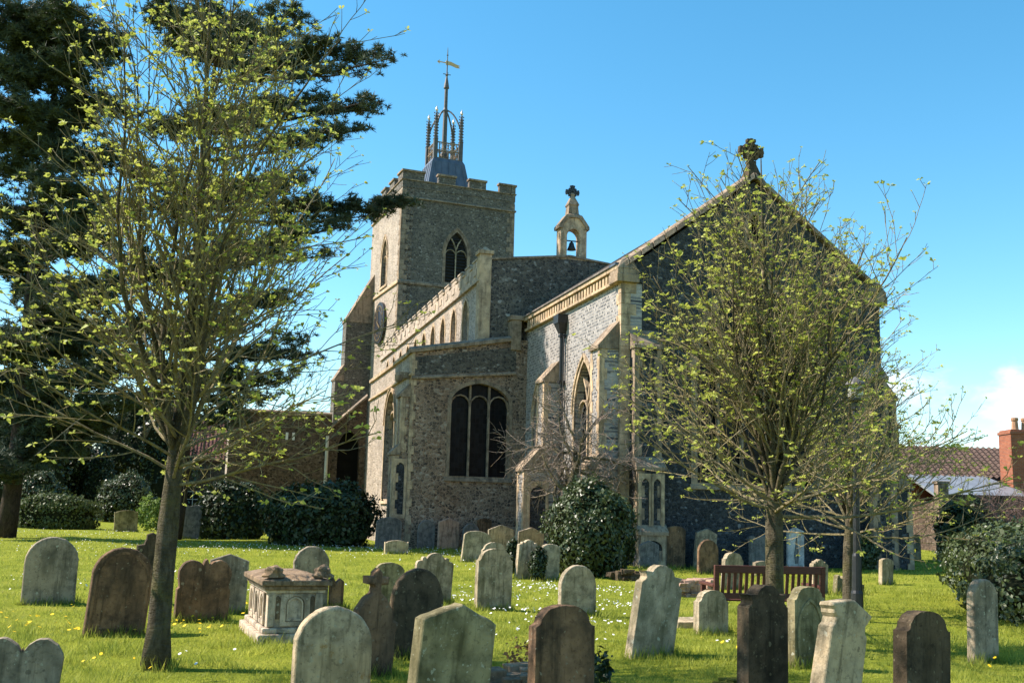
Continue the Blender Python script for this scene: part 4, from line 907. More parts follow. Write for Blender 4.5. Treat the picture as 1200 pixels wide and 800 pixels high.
b = MB(); b.box((-W2-.06, -.07, H2-.1), (W2+.06, L2+.07, H2-.05)); b.box((-W2-.1, -.11, H2-.049), (W2+.1, L2+.11, H2+.02)); b.loft([Vector((-W2-.08, -.09, H2+.02)), Vector((W2+.08, -.09, H2+.02)), Vector((W2+.08, L2+.09, H2+.02)), Vector((-W2-.08, L2+.09, H2+.02))], [Vector((-W2+.14, .15, H2+.075)), Vector((W2-.14, .15, H2+.075)), Vector((W2-.14, L2-.15, H2+.075)), Vector((-W2+.14, L2-.15, H2+.075))])
part(b, 'lid', 'lid', .015, parent=ct)
for x, y in ((-.3, .02), (.34, .03)):
    bm = bmesh.new(); bmesh.ops.create_icosphere(bm, subdivisions=3, radius=.095)
    for v in bm.verts:
        k = mnoise.noise(v.co*18+Vector((x*9, 0, 0))); v.co *= 1+.3*k; v.co.z = max(-.05, v.co.z*1.05); v.co.x *= 1.25+(.5 if v.co.z < -.02 else 0)
    me = bpy.data.meshes.new('lid_ornament'); bm.to_mesh(me); bm.free(); me.materials.append(M['lid'])
    o = bpy.data.objects.new('lid_ornament', me); COL.objects.link(o); o.parent = ct; o.location = (x, y, H2+.1)
# old monument by the vestry, ledger, rubble kerbs
p = ground(1040, 655)
mo = empty('wall_monument', 'ruined stone monument with a dark square opening beyond the lamp post', 'monument', p, TH)
FMo = Frame((0, 0, 0), (1, 0, 0), (0, -1, 0)); b = MB(); slab(b, FMo, [(-.65, -.2), (1.0, -.2), (1.0, 1.0), (.75, 1.2), (.0, 1.35), (-.65, 1.05)], [[(-.28, .3), (.4, .28), (.42, .85), (.1, .93), (-.25, .88)]], 0, -.5); part(b, 'frame', 'lime', parent=mo)
b = MB(); b.box((-.45, .3, .2), (.6, .34, 1.0)); part(b, 'recess_shade', 'void', parent=mo)
b = MB(); b.box((-.42, -.1, .25), (-.33, -.01, .95)); b.box((-.45, -.12, .95), (-.3, -.01, 1.02)); part(b, 'column', 'lime', .01, parent=mo)
b = MB(); b.box((-.75, -.15, 1.36), (.9, .5, 1.46)); 
p = ground(1070, 655); b = MB(); FPn = Frame((0, 0, 0), (1, 0, 0), (0, -1, 0))
slab(b, FPn, [(-.4, -.1), (.4, -.1), (.4, 1.0), (-.4, 1.0)], [circ(.11, 10) if False else [(c+.1*math.cos(a), z+.1*math.sin(a)) for a in np.linspace(0, 2*PI, 8, endpoint=False)] for c in (-.2, .17) for z in (.35, .72)], 0, -.15)
o = b.build('pierced_panel', M['lime'], None, loc=p); o.rotation_euler = (0, 0, TH); tag(o, 'upright stone panel pierced with four round holes, near the vestry', 'panel')
def rubble_bank(name, label, cat, cx, cy, L, Wd, H, rz, mat, n, seed, stuff=False):
    rnd = random.Random(seed); b = MB()
    for k in range(n):
        x = rnd.uniform(-L/2, L/2); y = rnd.uniform(-Wd/2, Wd/2); s = rnd.uniform(.05, .12); z = rnd.uniform(0, H)
        c = [Vector((x+s*rnd.uniform(.7, 1.5)*sx, y+s*rnd.uniform(.6, 1.2)*sy, z+s*rnd.uniform(.4, .7)*sz)) for sz in (-1, 1) for sx, sy in ((-1,-1),(1,-1),(1,1),(-1,1))]
        b.loft(c[:4], c[4:])
    b.box((-L/2, -Wd/2+.05, -.1), (L/2, Wd/2-.05, H*.8))
    o = b.build(name, M[mat], None, .012); o.location = (cx, cy, gz(cx, cy)); o.rotation_euler = (0, 0, rz); return tag(o, label, cat)
p = foot(595, 10.1); rubble_bank('rubble_kerb', 'broken mossy rubble kerb between the two front-row headstones', 'kerb', p.x, p.y, .8, .5, .12, R_(10), 'lid', 26, 3)
p = ground(815, 697); rubble_bank('rubble_wall', 'low pale rubble wall at the left end of the bench', 'wall', p.x, p.y, .9, .5, .3, R_(16), 'pink', 30, 5)
p = ground(736, 680); rubble_bank('rubble_edging', 'dark rubble edging at the foot of the round ivy bush', 'edging', p.x, p.y, .7, .5, .2, R_(16), 'dark', 18, 7)
p = foot(843, 9.9); rubble_bank('kerb_stone', 'mossy kerb stone at the bottom edge beside the blackened headstone', 'kerb', p.x, p.y, .5, .3, .1, R_(10), 'moss', 12, 9)
p = ground(806, 733); b = MB(); b.box((-.3, -.3, -.05), (.3, .4, .09)); o = b.build('ledger_slab', M['lime'], None, .015, loc=p); o.rotation_euler = (0, 0, TH); tag(o, 'flat pale ledger slab in the grass beside the leaning ornate headstone', 'grave slab')
# bench, seen from behind
p = ground(896, 739); p = Vector((p.x+.05, p.y, 0))
bn = empty('park_bench', 'dark red-brown slatted wooden bench seen from behind under the right tree', 'bench', (p.x, p.y, gz(p.x, p.y)), R_(8))
BL = 1.6; h2 = BL/2
for s_ in (-1, 1):
    b = MB(); b.loft([Vector((s_*h2-.035, -.05, -.03)), Vector((s_*h2+.035, -.05, -.03)), Vector((s_*h2+.035, .02, -.03)), Vector((s_*h2-.035, .02, -.03))], [Vector((s_*h2-.035, -.14, .93)), Vector((s_*h2+.035, -.14, .93)), Vector((s_*h2+.035, -.08, .93)), Vector((s_*h2-.035, -.08, .93))]); part(b, 'leg', 'bench', .006, parent=bn)
    b = MB(); b.box((s_*h2-.035, .45, -.03), (s_*h2+.035, .52, .62)); part(b, 'leg', 'bench', .006, parent=bn)
    b = MB(); b.box((s_*h2-.045, -.06, .62), (s_*h2+.045, .56, .66)); part(b, 'armrest', 'bench', .006, parent=bn)
b = MB(); b.box((-h2+.036, -.135, .82), (h2-.036, -.085, .93)); part(b, 'top_rail', 'bench', .008, parent=bn)
b = MB(); b.box((-h2+.036, -.085, .46), (h2-.036, -.035, .54)); part(b, 'bottom_rail', 'bench', .006, parent=bn)
for k in range(17):
    x = -h2+.1+k*(BL-.2)/16; b = MB(); b.loft([Vector((x-.022, -.07, .541)), Vector((x+.022, -.07, .541)), Vector((x+.022, -.05, .541)), Vector((x-.022, -.05, .541))], [Vector((x-.022, -.12, .819)), Vector((x+.022, -.12, .819)), Vector((x+.022, -.1, .819)), Vector((x-.022, -.1, .819))]); part(b, 'slat', 'bench', parent=bn)
for k in range(5):
    b = MB(); b.box((-h2+.037, .0+k*.1, .42), (h2-.037, .08+k*.1, .445)); part(b, 'seat_slat', 'bench', .004, parent=bn)
# lamp post
p = foot(1001, 17.2); lp = empty('lamp_post', 'slim black iron lamp post beside the smallest tree', 'lamp post', (p.x, p.y, gz(p.x, p.y)), 0); lp.rotation_euler = (0, R_(1.2), 0)
b = MB(); b.lathe((0, 0, -.05), [(.1, 0), (.1, .5), (.085, .55), (.075, 1.1), (.06, 1.15), (.048, 3.5), (.07, 3.52), (.07, 3.57)], 12); part(b, 'post', 'iron', parent=lp, smooth=False)
b = MB(); b.lathe((0, 0, 3.52), [(.05, 0), (.05, .06), (.15, .1), (.15, .13)], 12); lh = part(b, 'lamp_head', 'iron', parent=lp)
b = MB(); b.lathe((0, 0, 3.65), [(.1, 0), (.13, .05), (.12, .22), (.09, .24)], 12); part(b, 'lamp_glass', 'plaster', parent=lh, smooth=True)
b = MB(); b.lathe((0, 0, 3.88), [(.19, 0), (.17, .04), (.08, .1), (.02, .14)], 12); part(b, 'lamp_cap', 'old_lead', parent=lh)

# ------------------------------------------------------------------ trees
class Tree:
    def __init__(s, seed): s.r = random.Random(seed); s.big = MB(); s.small = MB(); s.tips = []
    def limb(s, p, d, L, r0, r1, lvl, up=.0, wob=.12, seg=None, n=None):
        seg = seg or max(3, int(L/.28)); pts = [Vector(p)]; d = Vector(d).normalized(); st = L/seg; dirs = []
        for i in range(seg):
            d = (d + Vector((s.r.gauss(0, wob), s.r.gauss(0, wob), s.r.gauss(0, wob)*.7+up))*(.5)).normalized()
            pts.append(pts[-1]+d*st); dirs.append(d.copy())
        rad = [r0+(r1-r0)*(i/seg)**.85 for i in range(seg+1)]
        (s.big if r0 > .028 else s.small).tube(pts, rad, n or (8 if r0 > .05 else 5 if r0 > .012 else 3), r0 > .02)
        return pts, dirs, rad
    def side(s, pts, dirs, f, ang, roll=None):
        k = f*(len(pts)-1); i = min(int(k), len(pts)-2); p = pts[i].lerp(pts[i+1], k-i); d = dirs[min(i, len(dirs)-1)]
        q = d.orthogonal().normalized(); q.rotate(Matrix.Rotation(s.r.uniform(0, 2*PI) if roll is None else roll, 3, d)); a = R_(ang)
        return p, (d*math.cos(a)+q*math.sin(a)), i
def leaf_cloud(tips, rnd, size, per, droop=.4, spread=.5):
    V = []; F = []
    for p, d in tips:
        cs = rnd.choice((.5, .75, 1.0, 1.0, 1.45))
        for k in range(per):
            a = rnd.uniform(0, 2*PI); e = Vector((math.cos(a), math.sin(a), rnd.uniform(-droop, .9))).normalized(); e = (e+d*.5).normalized()
            L = size*cs*rnd.uniform(.55, 1.2); q = e.cross(Vector((rnd.gauss(0,1), rnd.gauss(0,1), rnd.gauss(0,1))))
            if q.length < 1e-4: continue
            q = q.normalized()*L*.26; o = len(V); b = p+e*size*.12*rnd.random()
            V += [b, b+e*L*.5+q, b+e*L+Vector((0,0,-L*.2)), b+e*L*.5-q]; F.append((o, o+1, o+2, o+3))
    return V, F
def spring_tree(name, base, H, tr, spread, crown0, label, seed, lean=(0, 0), nsp=34, nst=11, leaf=.075, sub=9, dens=1.0, fork=.3):
    t = Tree(seed); r = t.r; root = empty(name, label, 'tree', base, 0)
    # trunk and leader
    trunk = MB(); n = 16; pts = []; dirs = []
    for i in range(n+1):
        f = i/n; pts.append(Vector((lean[0]*f+.03*math.sin(f*7+seed), lean[1]*f+.03*math.cos(f*5+seed), -.1+(H+.1)*f)))
    rad = [max(.008, tr*((1+.55*max(0, 1-i*.9))*(1-.15*i/n) if pts[i].z < crown0 else (.8-.74*((pts[i].z-crown0)/(H-crown0))**.75))) for i in range(n+1)]
    trunk.tube(pts, rad, 14)
    tro = trunk.build('trunk', M['bark'], root, smooth=True)
    dirs = [(pts[i+1]-pts[i]).normalized() for i in range(n)]
    def at_z(z): 
        f = (z+.1)/(H+.1); k = f*n; i = min(int(k), n-1); return pts[i].lerp(pts[i+1], k-i)
    prim = []
    for k in range(nst):                          # steep stems rising with the leader
        z = crown0+(H*.24)*r.random()**1.8; az = 2*PI*(k*.381966)+r.uniform(-.3, .3); el = R_(r.uniform(58, 78))
        L = (H-z)*r.uniform(.55, .9)*.98; d = Vector((math.cos(az)*math.cos(el), math.sin(az)*math.cos(el), math.sin(el)))
        prim.append((at_z(z), d, min(L, spread*2.0), tr*r.uniform(.22, .36), .05, .15))
    for k in range(nsp):                          # spreading branches, the lowest nearly level
        f = (k+.5)/nsp; z = crown0-.05+(H-crown0)*.8*f**1.5; az = 2*PI*(k*.381966)+r.uniform(-.4, .4)
        el = R_(4+46*f**.7+r.uniform(-8, 10)); L = spread*(1.08-.55*f)*r.uniform(.75, 1.1)
        d = Vector((math.cos(az)*math.cos(el), math.sin(az)*math.cos(el), math.sin(el))); prim.append((at_z(z), d, L, tr*(.2-.09*f)*r.uniform(.8, 1.15), .07, .19))
    for p, d, L, r0, up, wob in prim:
        P, D, Rr = t.limb(p, d, L, r0, .006, 1, up, wob)
        ns = max(3, int(sub*L/2*dens))
        for j in range(ns):
            f = .18+.8*(j+r.random())/ns; q, e, i = t.side(P, D, f, r.uniform(28, 55)); e = (e+Vector((0, 0, .12))).normalized()
            l2 = L*(.42-.24*f)*r.uniform(.6, 1.3)+.12; P2, D2, R2 = t.limb(q, e, l2, max(.0055, min(Rr[i]*.6, .018)), .0035, 2, .1, .24, max(3, int(l2/.14)))
            n3 = max(1, int(l2/.17*dens))
            for m in range(n3):
                f3 = .25+.7*(m+r.random())/n3; q3, e3, _ = t.side(P2, D2, f3, r.uniform(30, 60)); e3 = (e3+Vector((0, 0, .25))).normalized(); l3 = r.uniform(.08, .26)
                P3, D3, _ = t.limb(q3, e3, l3, .0042, .003, 3, .12, .15, 2); t.tips.append((P3[-1], D3[-1]))
            t.tips.append((P2[-1], D2[-1]))
        t.tips.append((P[-1], D[-1]))
    t.big.build('limbs', M['bark'], root, smooth=True); t.small.build('twigs', M['branch'], root)
    tips = [q for q in t.tips if r.random() < .68]
    V, F = leaf_cloud(tips, r, leaf, 6); raw('leaves', V, F, M['bud'], root, 4)
    print(name, len(tips), 'tips', len(t.small.f), 'twig faces'); return root
p = ground(186, 782)
spring_tree('young_tree', (p.x, p.y, gz(p.x, p.y)), 7.9, .108, 2.65, 1.85, 'tall young tree with fresh buds and a bare trunk in the left foreground', 4, (.0, .1), 50, 14, .05, 12)
p = foot(910, 13.6)
spring_tree('young_tree', (p.x, p.y, gz(p.x, p.y)), 6.55, .12, 2.75, 1.7, 'budding young tree in front of the chancel gable, its trunk before the bench', 11, (-.1, .1), 54, 22, .052, 10.5)
p = foot(993, 18)
spring_tree('young_tree', (p.x, p.y, gz(p.x, p.y)), 5.0, .1, 2.5, 1.4, 'smaller budding tree beside the black lamp post', 23, (.15, .1), 42, 10, .05, 11)
def bare_tree(name, base, H, spread, label, seed, mat, tr=.16, n1=9, low=.25, droop=-.05, dens=1.0):
    t = Tree(seed); r = t.r; root = empty(name, label, 'tree' if H > 3.2 else 'shrub', base, 0)
    P0, D0, R0 = t.limb((0, 0, -.1), (.12, 0, 1), H*.62, tr, tr*.45, 0, .05, .22, 7, 9)
    for k in range(n1):
        f = low+(1-low)*(k+.5)/n1; p, d, i = t.side(P0, D0, f, r.uniform(35, 75), 2*PI*k*.381966+r.uniform(-.5, .5)); L = spread*r.uniform(.6, 1.1)
        P, D, Rr = t.limb(p, d+Vector((0, 0, .15)), L, R0[i]*.55, .012, 1, .02, .38, 8)
        for j in range(int(9*dens)):
            q, e, i2 = t.side(P, D, .2+.8*(j+r.random())/(9*dens), r.uniform(35, 75)); l2 = spread*r.uniform(.3, .6); P2, D2, R2 = t.limb(q, e, l2, min(.024, Rr[i2]*.6), .009, 2, droop, .35, 6)
            for m in range(int(8*dens)):
                q3, e3, _ = t.side(P2, D2, .15+.85*(m+r.random())/(8*dens), r.uniform(30, 75)); l3 = spread*r.uniform(.12, .32)
                P3, D3, _ = t.limb(q3, e3, l3, .0085, .0055, 3, droop, .35, 4)
    t.big.build('trunk', M['bark'], root, smooth=True); t.small.build('twigs', M[mat], root)
    return root
p = foot(645, 30)
bare_tree('bare_tree', p, 6.8, 2.4, 'leafless twisted tree with grey twigs in front of the chancel wall', 8, 'greytwig', .19, 14, .34, -.02, 1.2)
p = foot(1182, 40)
bare_tree('bare_shrub', p, 3.1, 1.9, 'leafless purplish twiggy shrub below the brick chimney', 15, 'purpletwig', .08, 12, .1, .05, 1.1)

# dark pines at the left
def needle_tuft(V, F, c, rad, rnd, n):
    for k in range(n):
        z = rnd.uniform(-.55, 1); a = rnd.uniform(0, 2*PI); s_ = math.sqrt(max(0, 1-z*z)); e = Vector((s_*math.cos(a), s_*math.sin(a), z))
        b = c+e*rad*rnd.uniform(0, .35); t = c+e*rad*rnd.uniform(.7, 1.15); q = e.cross(Vector((rnd.gauss(0, 1), rnd.gauss(0, 1), rnd.gauss(0, 1)))).normalized()*rad*.08
        o = len(V); V += [b-q, b+q, t]; F.append((o, o+1, o+2))
def pine(px, D, H, tr, boughs, label, seed, lean=0):
    rnd = random.Random(seed); base = foot(px, D); root = empty('pine_tree', label, 'tree', base, 0); wood = MB(); t = Tree(seed)
    n = 14; T = [Vector((lean*(i/n)+.12*math.sin(i*.9+seed), .1*math.cos(i), -.2+(H+.2)*i/n)) for i in range(n+1)]
    tk = MB(); tk.tube(T, [tr*(1-.8*i/n) for i in range(n+1)], 10); tk.build('trunk', M['pinebark'], root, smooth=True)
    V = []; F = []
    for (bx, by, dd, w, cnt) in boughs:           # bough ends: spot seen, depth offset, clump width, number of tufts
        e = at(bx, by, D+dd)-base; zt = max(2.0, min(H*.97, e.z-.12*math.hypot(e.x, e.y))); f = (zt+.2)/(H+.2)*n; i = min(int(f), n-1); s0 = T[i].lerp(T[i+1], f-i)
        mid = s0.lerp(e, .5)+Vector((0, 0, -.25+rnd.uniform(-.2, .2))); L = (e-s0).length
        P = [s0, s0.lerp(mid, .5)+Vector((0, 0, -.05)), mid, mid.lerp(e, .5)+Vector((rnd.uniform(-.2,.2), rnd.uniform(-.2,.2), -.1)), e]
        wood.tube(P, [min(.14, .03+L*.011), .09 if L > 4 else .06, .06, .04, .015], 6, False)
        m = max(3, int(cnt*1.5))
        for k in range(m):                         # twigs carrying tufts, dense toward the end
            g = 1-rnd.random()**1.1*.62; k4 = g*4; j = min(int(k4), 3); q = P[j].lerp(P[j+1], k4-j)
            c = q+Vector((rnd.gauss(0, w*.42), rnd.gauss(0, w*.42), rnd.gauss(.08, w*.17))); wood.tube([q, q.lerp(c, .6)+Vector((0, 0, -.05)), c], [.018, .012, .006], 3, False)
            for _ in range(5): needle_tuft(V, F, c+Vector((rnd.gauss(0, .26), rnd.gauss(0, .26), rnd.gauss(.03, .14))), rnd.uniform(.2, .36), rnd, 34)
    wood.build('boughs', M['pinebark'], root); raw('needles', V, F, M['needle'], root); print('pine', len(F))
rp = random.Random(77)
b1 = [(bx, by, rp.uniform(-3, 3), 1.25, 36) for bx, by in [(130,60),(125,180),(150,420),(20,520),(-20,540),(70,520),(110,500),(40,490),(150,470),(90,140),(40,60),(80,270),(120,270),(70,350),(130,330),(20,300),(130,390),(80,380),(-40,20),(20,15),(70,10),(110,40),(45,55),(10,80),(90,70),(-30,110),(30,125),(-20,160),(60,165),(10,200),(75,215),(-40,240),(35,260),(95,290),(-10,310),(50,335),(110,350),(-50,380),(10,400),(70,410),(130,120),(140,240),(-60,60),(0,450),(60,470),(110,440),(-40,470)]]
pine(12, 41, 22, .38, b1, 'huge dark pine at the left edge with boughs reaching the frame top', 5)
b2 = [(bx, by, rp.uniform(-2.5, 2.5), w, c) for bx, by, w, c in [(180,12,1.2,34),(240,8,1.2,34),(300,20,1.2,34),(345,15,.9,22),(215,45,1.1,28),(275,55,1.1,28),(330,70,.9,24),(385,48,.55,16),(415,58,.5,16),(440,66,.45,18),(462,68,.3,10),(428,84,.3,8),(330,120,.9,24),(375,115,.5,14),(395,150,.55,16),(425,152,.45,16),(443,130,.35,14),(445,115,.25,8),(290,150,1,26),(240,140,1,26),(190,150,1,26),(360,205,.5,14),(315,215,.9,24),(255,225,1,28),(200,235,1,26),(380,235,.4,12),(415,262,.45,14),(445,250,.45,18),(478,238,.4,18),(462,240,.4,14),(340,285,.8,22),(290,300,1,28),(235,310,1,26),(185,320,1,24),(380,300,.4,10),(330,350,.8,22),(270,370,1,26),(215,390,1,24),(340,395,.7,16),(365,415,.6,13),(290,430,.9,18),(350,440,.6,12),(235,445,.9,20),(310,465,.7,14),(265,480,.8,16),(180,430,1,22),(160,380,1,22),(150,300,1,22),(155,200,1,22)]]
pine(205, 43, 21.5, .36, b2, 'second dark pine behind the left tree, long bough towards the tower', 6, .3)

# ------------------------------------------------------------------ bushes, hedges, ivy
def bush(name, label, cat, c, rx, ry, rz, mat, n, leaf, seed, lump=.18, group=None, flat=0, rot=0, core=True):
    """a mass of separate leaves round a dark solid core painted as inner shade; c = ground point at its middle"""
    rnd = random.Random(seed); root = empty(name, label, cat, c, rot, group); off = Vector((seed*1.37, seed*.71, seed*.3))
    def surf(e):
        k = 1+lump*mnoise.noise(e*1.6+off)*1.8+lump*1.1*mnoise.noise(e*4.1+off)
        x, y, z = e
        if flat: z = math.copysign(abs(z)**(1-flat*.55), z); m = max(1e-6, (abs(x)**3.2+abs(y)**3.2)**(1/3.2)); hh = math.hypot(x, y); s_ = (1-flat)+flat*(hh/m if m > 0 else 1); x *= s_; y *= s_
        return Vector((x*rx*k, y*ry*k, rz*.42+z*rz*.58*k))
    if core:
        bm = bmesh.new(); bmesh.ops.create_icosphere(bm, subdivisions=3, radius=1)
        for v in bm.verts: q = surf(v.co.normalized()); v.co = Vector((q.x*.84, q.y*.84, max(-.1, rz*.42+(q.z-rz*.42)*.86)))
        me = bpy.data.meshes.new('branches'); bm.to_mesh(me); bm.free(); me.materials.append(M['core']); o = bpy.data.objects.new('branches', me); COL.objects.link(o); o.parent = root  # near-black solid, its colour standing in for shade between the leaves
    V = []; F = []
    for k in range(n):
        z = rnd.uniform(-.75, 1); a = rnd.uniform(0, 2*PI); s_ = math.sqrt(1-z*z); e = Vector((s_*math.cos(a), s_*math.sin(a), z)); p = surf(e)*1.0
        p = Vector((p.x, p.y, p.z)); p = Vector((p.x*(1-.17*rnd.random()**1.5), p.y*(1-.17*rnd.random()**1.5), rz*.42+(p.z-rz*.42)*(1.04-.16*rnd.random()**1.5)))
        if p.z < .0: continue
        nn = (e+Vector((rnd.gauss(0,.55), rnd.gauss(0,.55), rnd.gauss(.15,.55)))).normalized(); u_ = nn.orthogonal().normalized(); u_.rotate(Matrix.Rotation(rnd.uniform(0, 2*PI), 3, nn)); w_ = nn.cross(u_)
        L = leaf*rnd.choice((.55, .8, 1, 1.3))*rnd.uniform(.8, 1.15); o = len(V); V += [p-u_*L*.5, p-w_*L*.34+nn*L*.06, p+u_*L*.55-nn*L*.1, p+w_*L*.34+nn*L*.06]; F.append((o, o+1, o+2, o+3))
    for k in range(int(n/80)):                    # stray shoots break the outline
        z = rnd.uniform(.05, 1); a = rnd.uniform(0, 2*PI); s_ = math.sqrt(1-z*z); e = Vector((s_*math.cos(a), s_*math.sin(a), z)); p = surf(e)*.97; dd = (e+Vector((rnd.gauss(0,.35), rnd.gauss(0,.35), .5))).normalized(); L0 = rnd.uniform(.06, .2)*max(.5, min(rx, rz))
        for j in range(9):
            q = p+dd*L0*(j+1)/9+Vector((rnd.gauss(0, leaf*.3), rnd.gauss(0, leaf*.3), rnd.gauss(0, leaf*.3))); nn = Vector((rnd.gauss(0,1), rnd.gauss(0,1), rnd.gauss(.4,1))).normalized(); u_ = nn.orthogonal().normalized(); w_ = nn.cross(u_); L = leaf*rnd.uniform(.5, 1); o = len(V)
            V += [q-u_*L*.5, q-w_*L*.3, q+u_*L*.5, q+w_*L*.3]; F.append((o, o+1, o+2, o+3))
    raw('leaves', V, F, M[mat], root, 4); return root
def bush_px(name, label, cat, x0, x1, yt, yb, mat, n, leaf, seed, dep=.8, **k):
    p = ground((x0+x1)/2, yb); D = p.y; w = (x1-x0)/FPX*D/2; h = at((x0+x1)/2, yt, D).z
    return bush(name, label, cat, Vector((p.x, p.y+w*dep*.6, 0)), w, w*dep, h, mat, n, leaf, seed, **k)
bush_px('ivy_bush', 'round glossy ivy bush in front of the chancel corner', 'bush', 642, 746, 562, 677, 'ivy', 9000, .1, 2, .9, lump=.12)
bush_px('laurel_bush', 'large dark laurel bush below the chapel west end', 'bush', 302, 442, 566, 640, 'laurel', 8000, .16, 3, .6, lump=.14, flat=.4)
bush_px('clipped_hedge', 'low clipped ivy mound with a flat top at far left', 'bush', 8, 106, 580, 619, 'hedge', 7000, .14, 4, .5, lump=.07, flat=.8)
bush_px('ivy_mound', 'rounded ivy mound behind the clipped one at the left edge', 'bush', 4, 66, 550, 610, 'ivy', 4500, .17, 5, .8, lump=.18)
bush_px('ivy_mound', 'tall ivy mound left of the young tree trunk', 'bush', 108, 174, 556, 612, 'ivy', 4500, .16, 6, .8, lump=.18)
bush_px('dark_shrub', 'dark upright evergreen shrub between the ivy mounds', 'shrub', 84, 126, 528, 606, 'laurel', 3500, .18, 7, .8, lump=.2)
bush_px('dark_hedge', 'dark hedge in shadow right of the young tree trunk', 'hedge', 222, 312, 566, 632, 'laurel', 5000, .16, 8, .5, lump=.12, flat=.5)
bush_px('weed_clump', 'bright green weeds beside the small mossy headstone', 'weeds', 160, 190, 585, 622, 'weed', 1800, .14, 9, .7, lump=.35, core=False)
for k_, (x0, x1, yt, tl) in enumerate(((95, 215, 455, 'tall dark yew directly behind the young tree trunk'), (-90, 60, 430, 'tallest dark yew at the left edge'), (225, 270, 505, 'narrow dark yew beside the porch'))):
    bush_px('yew_tree', tl, 'tree', x0, x1, yt, 605, 'laurel', 7000, .26, 40+k_, .6, lump=.3)
bush_px('yew_tree', 'dark yew behind the ivy mounds at the left', 'tree', -60, 100, 470, 604, 'laurel', 7000, .24, 10, .6, lump=.25)
bush_px('yew_tree', 'dark broad yew behind the young tree trunk', 'tree', 95, 225, 500, 602, 'laurel', 6500, .24, 12, .6, lump=.25)
bush_px('yew_tree', 'dark yew in front of the red-roofed house', 'tree', 205, 285, 535, 606, 'laurel', 4000, .22, 13, .6, lump=.25)
bush_px('holly_bush', 'dark holly bush below the lean-to roof', 'bush', 1108, 1178, 586, 660, 'ivy', 6000, .13, 14, .8, lump=.2)
p = ground(1195, 742); bush('ivy_hedge', 'ivy-covered hedge along the right edge', 'hedge', Vector((p.x+2.8, p.y+4.6, 0)), 1.6, 4.6, 1.45, 'ivy', 16000, .1, 16, lump=.2, flat=.6, rot=R_(-20))
bush_px('shrub', 'small shrub by the vestry beyond the lamp post', 'shrub', 1004, 1030, 628, 668, 'ivy', 1800, .1, 17, .8, lump=.25)
bush_px('wall_shrub', 'dark low shrub at the foot of the east wall right end', 'shrub', 945, 1000, 626, 658, 'laurel', 2500, .11, 18, .5, lump=.2)
bush_px('ivy_clump', 'small clump of ivy between two pale headstones', 'ivy', 620, 640, 642, 679, 'laurel', 900, .07, 19, .6, lump=.2)
bush_px('ivy_tuft', 'ivy tuft hanging over a headstone top in the cluster', 'ivy', 592, 610, 632, 672, 'laurel', 900, .07, 20, .6, lump=.2)
p = foot(705, 10.2); bush('dark_weed', 'dark leafy weed at the right foot of the brown front headstone', 'weeds', p, .1, .1, .3, 'laurel', 160, .07, 21, lump=.3, core=False)
p = foot(611, 10.9); bush('dead_plant', 'small withered orange plant left of the brown front headstone', 'plant', p, .12, .1, .3, 'withered', 120, .05, 22, lump=.3, core=False)

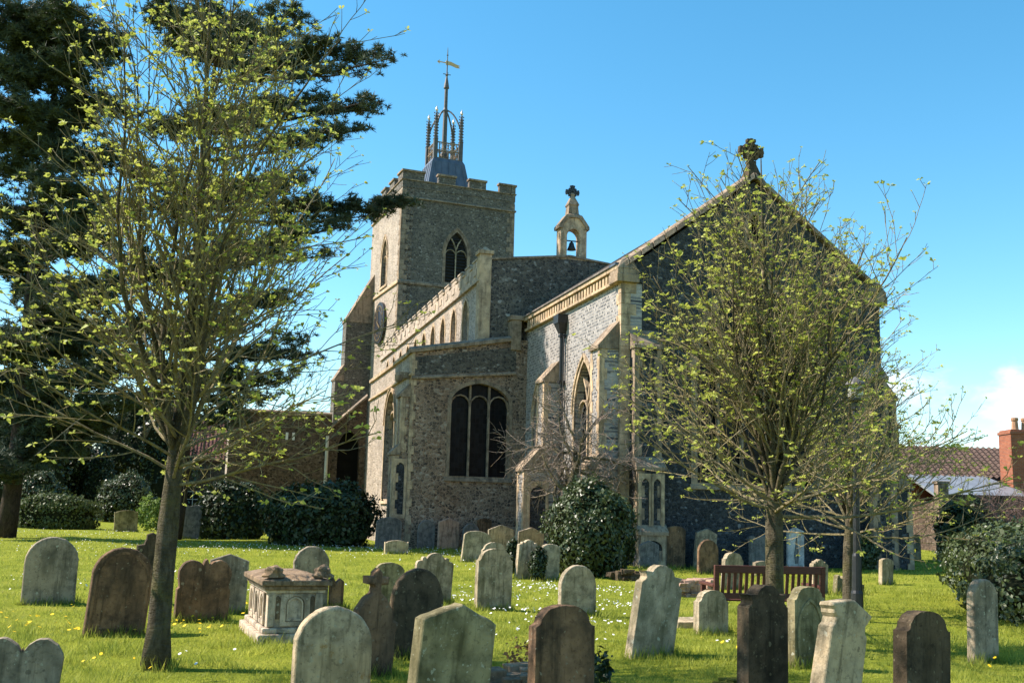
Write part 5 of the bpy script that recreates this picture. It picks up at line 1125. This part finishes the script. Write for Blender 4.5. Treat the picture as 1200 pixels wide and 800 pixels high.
# ------------------------------------------------------------------ grass, daisies, dandelions
def meadow():
    rs = np.random.RandomState(3); N = 330000
    u = rs.rand(N); y0, y1 = 6.6, 62.0; a = -.9
    Y = (y0**a+u*(y1**a-y0**a))**(1/a); X = Y*rs.uniform(-.62, .62, N)
    keep = np.ones(N, bool)
    tuft = np.sin(X*2.1+1.3*np.sin(Y*1.7))*np.sin(Y*2.6+1.1*np.sin(X*1.9))
    fine = np.sin(X*7.3+Y*3.1)*np.sin(Y*6.7-X*2.3)
    clump = np.clip(np.sin(X*3.7+2*np.sin(Y*2.3))*np.sin(Y*4.1+2*np.sin(X*1.3))-.55, 0, 1)*2
    h = (.05+.03*np.clip(tuft, -.6, 1)+.018*fine+.07*clump)*rs.uniform(.45, 1.55, N); h = np.clip(h, .02, .24)
    wd = np.maximum(.0035, Y*.00042)*rs.uniform(.7, 1.3, N)
    az = rs.uniform(0, 2*np.pi, N); ln = rs.uniform(.2, 1.1, N)*h; az2 = rs.uniform(0, 2*np.pi, N)
    k = np.clip((60-np.abs(Y-20))/30, 0, 1); Z = .035*k*(np.sin(X*.55+1.1)*np.cos(Y*.43)+.6*np.sin(X*1.3+Y*.9))-.012
    V = np.zeros((N, 3, 3), np.float32)
    V[:, 0] = np.stack([X-np.cos(az)*wd, Y-np.sin(az)*wd, Z], 1); V[:, 1] = np.stack([X+np.cos(az)*wd, Y+np.sin(az)*wd, Z], 1)
    V[:, 2] = np.stack([X+np.cos(az2)*ln, Y+np.sin(az2)*ln, Z+h], 1)
    E = []
    for i, (ob, w_, h_) in extras.items():         # longer tufts left by the mower at the foot of each stone
        c, sn = math.cos(ob.rotation_euler.z), math.sin(ob.rotation_euler.z); th = G[i][8]
        for k in range(170 if ob.location.y < 20 else 70):
            a = rs.uniform(-w_/2-.06, w_/2+.06); d = -(th/2+abs(rs.normal(.015, .04))) if rs.rand() < .75 else rs.uniform(-th/2, th/2)
            if abs(d) < th/2: a = math.copysign(w_/2+.02+abs(rs.normal(0, .03)), a)
            x = ob.location.x+a*c-d*sn; y = ob.location.y+a*sn+d*c; z = gz(x, y)-.01; hh = rs.uniform(.06, .19); q = rs.uniform(0, 2*PI); wq = max(.004, y*.0004); q2 = rs.uniform(0, 2*PI)
            E.append([(x-math.cos(q)*wq, y-math.sin(q)*wq, z), (x+math.cos(q)*wq, y+math.sin(q)*wq, z), (x+math.cos(q2)*hh*.4, y+math.sin(q2)*hh*.4, z+hh)])
    for px, pD, rr in ((186, 10.25, .13), (910, 13.6, .13), (993, 18, .11)):
        c0 = foot(px, pD) if px != 186 else ground(186, 782)
        for k in range(260):
            q0 = rs.uniform(0, 2*PI); d = rr+abs(rs.normal(.01, .06)); x, y = c0.x+d*math.cos(q0), c0.y+d*math.sin(q0); hh = rs.uniform(.06, .2); q = rs.uniform(0, 2*PI); q2 = rs.uniform(0, 2*PI); z = gz(x, y)-.01
            E.append([(x-math.cos(q)*.005, y-math.sin(q)*.005, z), (x+math.cos(q)*.005, y+math.sin(q)*.005, z), (x+math.cos(q2)*hh*.4, y+math.sin(q2)*hh*.4, z+hh)])
    V = np.concatenate([V, np.array(E, np.float32)]); N = len(V)
    o = raw('grass', V.reshape(-1, 3), np.arange(3*N).reshape(-1, 3), M['grass']); tag(o, 'bright green uneven churchyard grass', 'grass', kind='stuff')
    def flowers(name, mat, label, spots, rad, seed):
        rs = np.random.RandomState(seed); V = []; F = []
        for (px, py, sx, sy, n) in spots:
            c = ground(px, py)
            for k in range(int(n*.8)):
                x = c.x+rs.normal(0, sx); y = c.y+rs.normal(0, sy); r = rad*rs.uniform(.6, 1.3); z = gz(x, y)+rs.uniform(.05, .085); m = 6; o = len(V)
                tx, ty = rs.normal(0, .45), rs.normal(0, .3)-.25
                for j in range(m): a = 2*PI*j/m; dx, dy = r*math.cos(a), r*math.sin(a); V.append((x+dx, y+dy, z+dx*tx-dy*ty))
                F += [(o, o+j, o+j+1) for j in range(1, m-1)]
        tag(raw(name, V, F, M[mat]), label, 'flowers', kind='stuff')
    dz = [(640,690,1.0,.9,260),(720,712,.5,.5,110),(690,735,.6,.3,50),(500,648,2.5,2.0,420),(590,668,1.2,1.2,110),(430,640,3,2,420),(330,640,3,2,260),(250,645,3,2.5,260),(110,625,4,3,300),(30,640,3,3,160),(560,700,.6,.6,90),(620,720,.5,.5,60),(540,740,.5,.4,40),(100,680,2,2,70),(240,690,1,1,60),(700,760,.8,.5,20),(300,780,.8,.5,10),(900,760,.8,.5,20),(1000,640,2,2,60),(700,690,.6,.6,60)]
    flowers('daisies', 'petal', 'white daisies scattered across the lawn', dz, .016, 5)
    dd = [(130,735,.55,.35,60),(200,730,.6,.5,40),(240,715,.8,.6,40),(70,720,.8,.6,35),(160,612,2.0,.8,40),(40,630,2,1.5,20),(540,775,.4,.2,4),(800,752,.4,.2,6),(840,760,.3,.15,4),(450,790,.3,.1,3),(280,735,.6,.5,14),(60,780,.8,.4,12),(1150,780,.5,.3,5)]
    flowers('dandelions', 'dandelion', 'yellow dandelions dotted over the lawn', dd, .021, 6)
meadow()
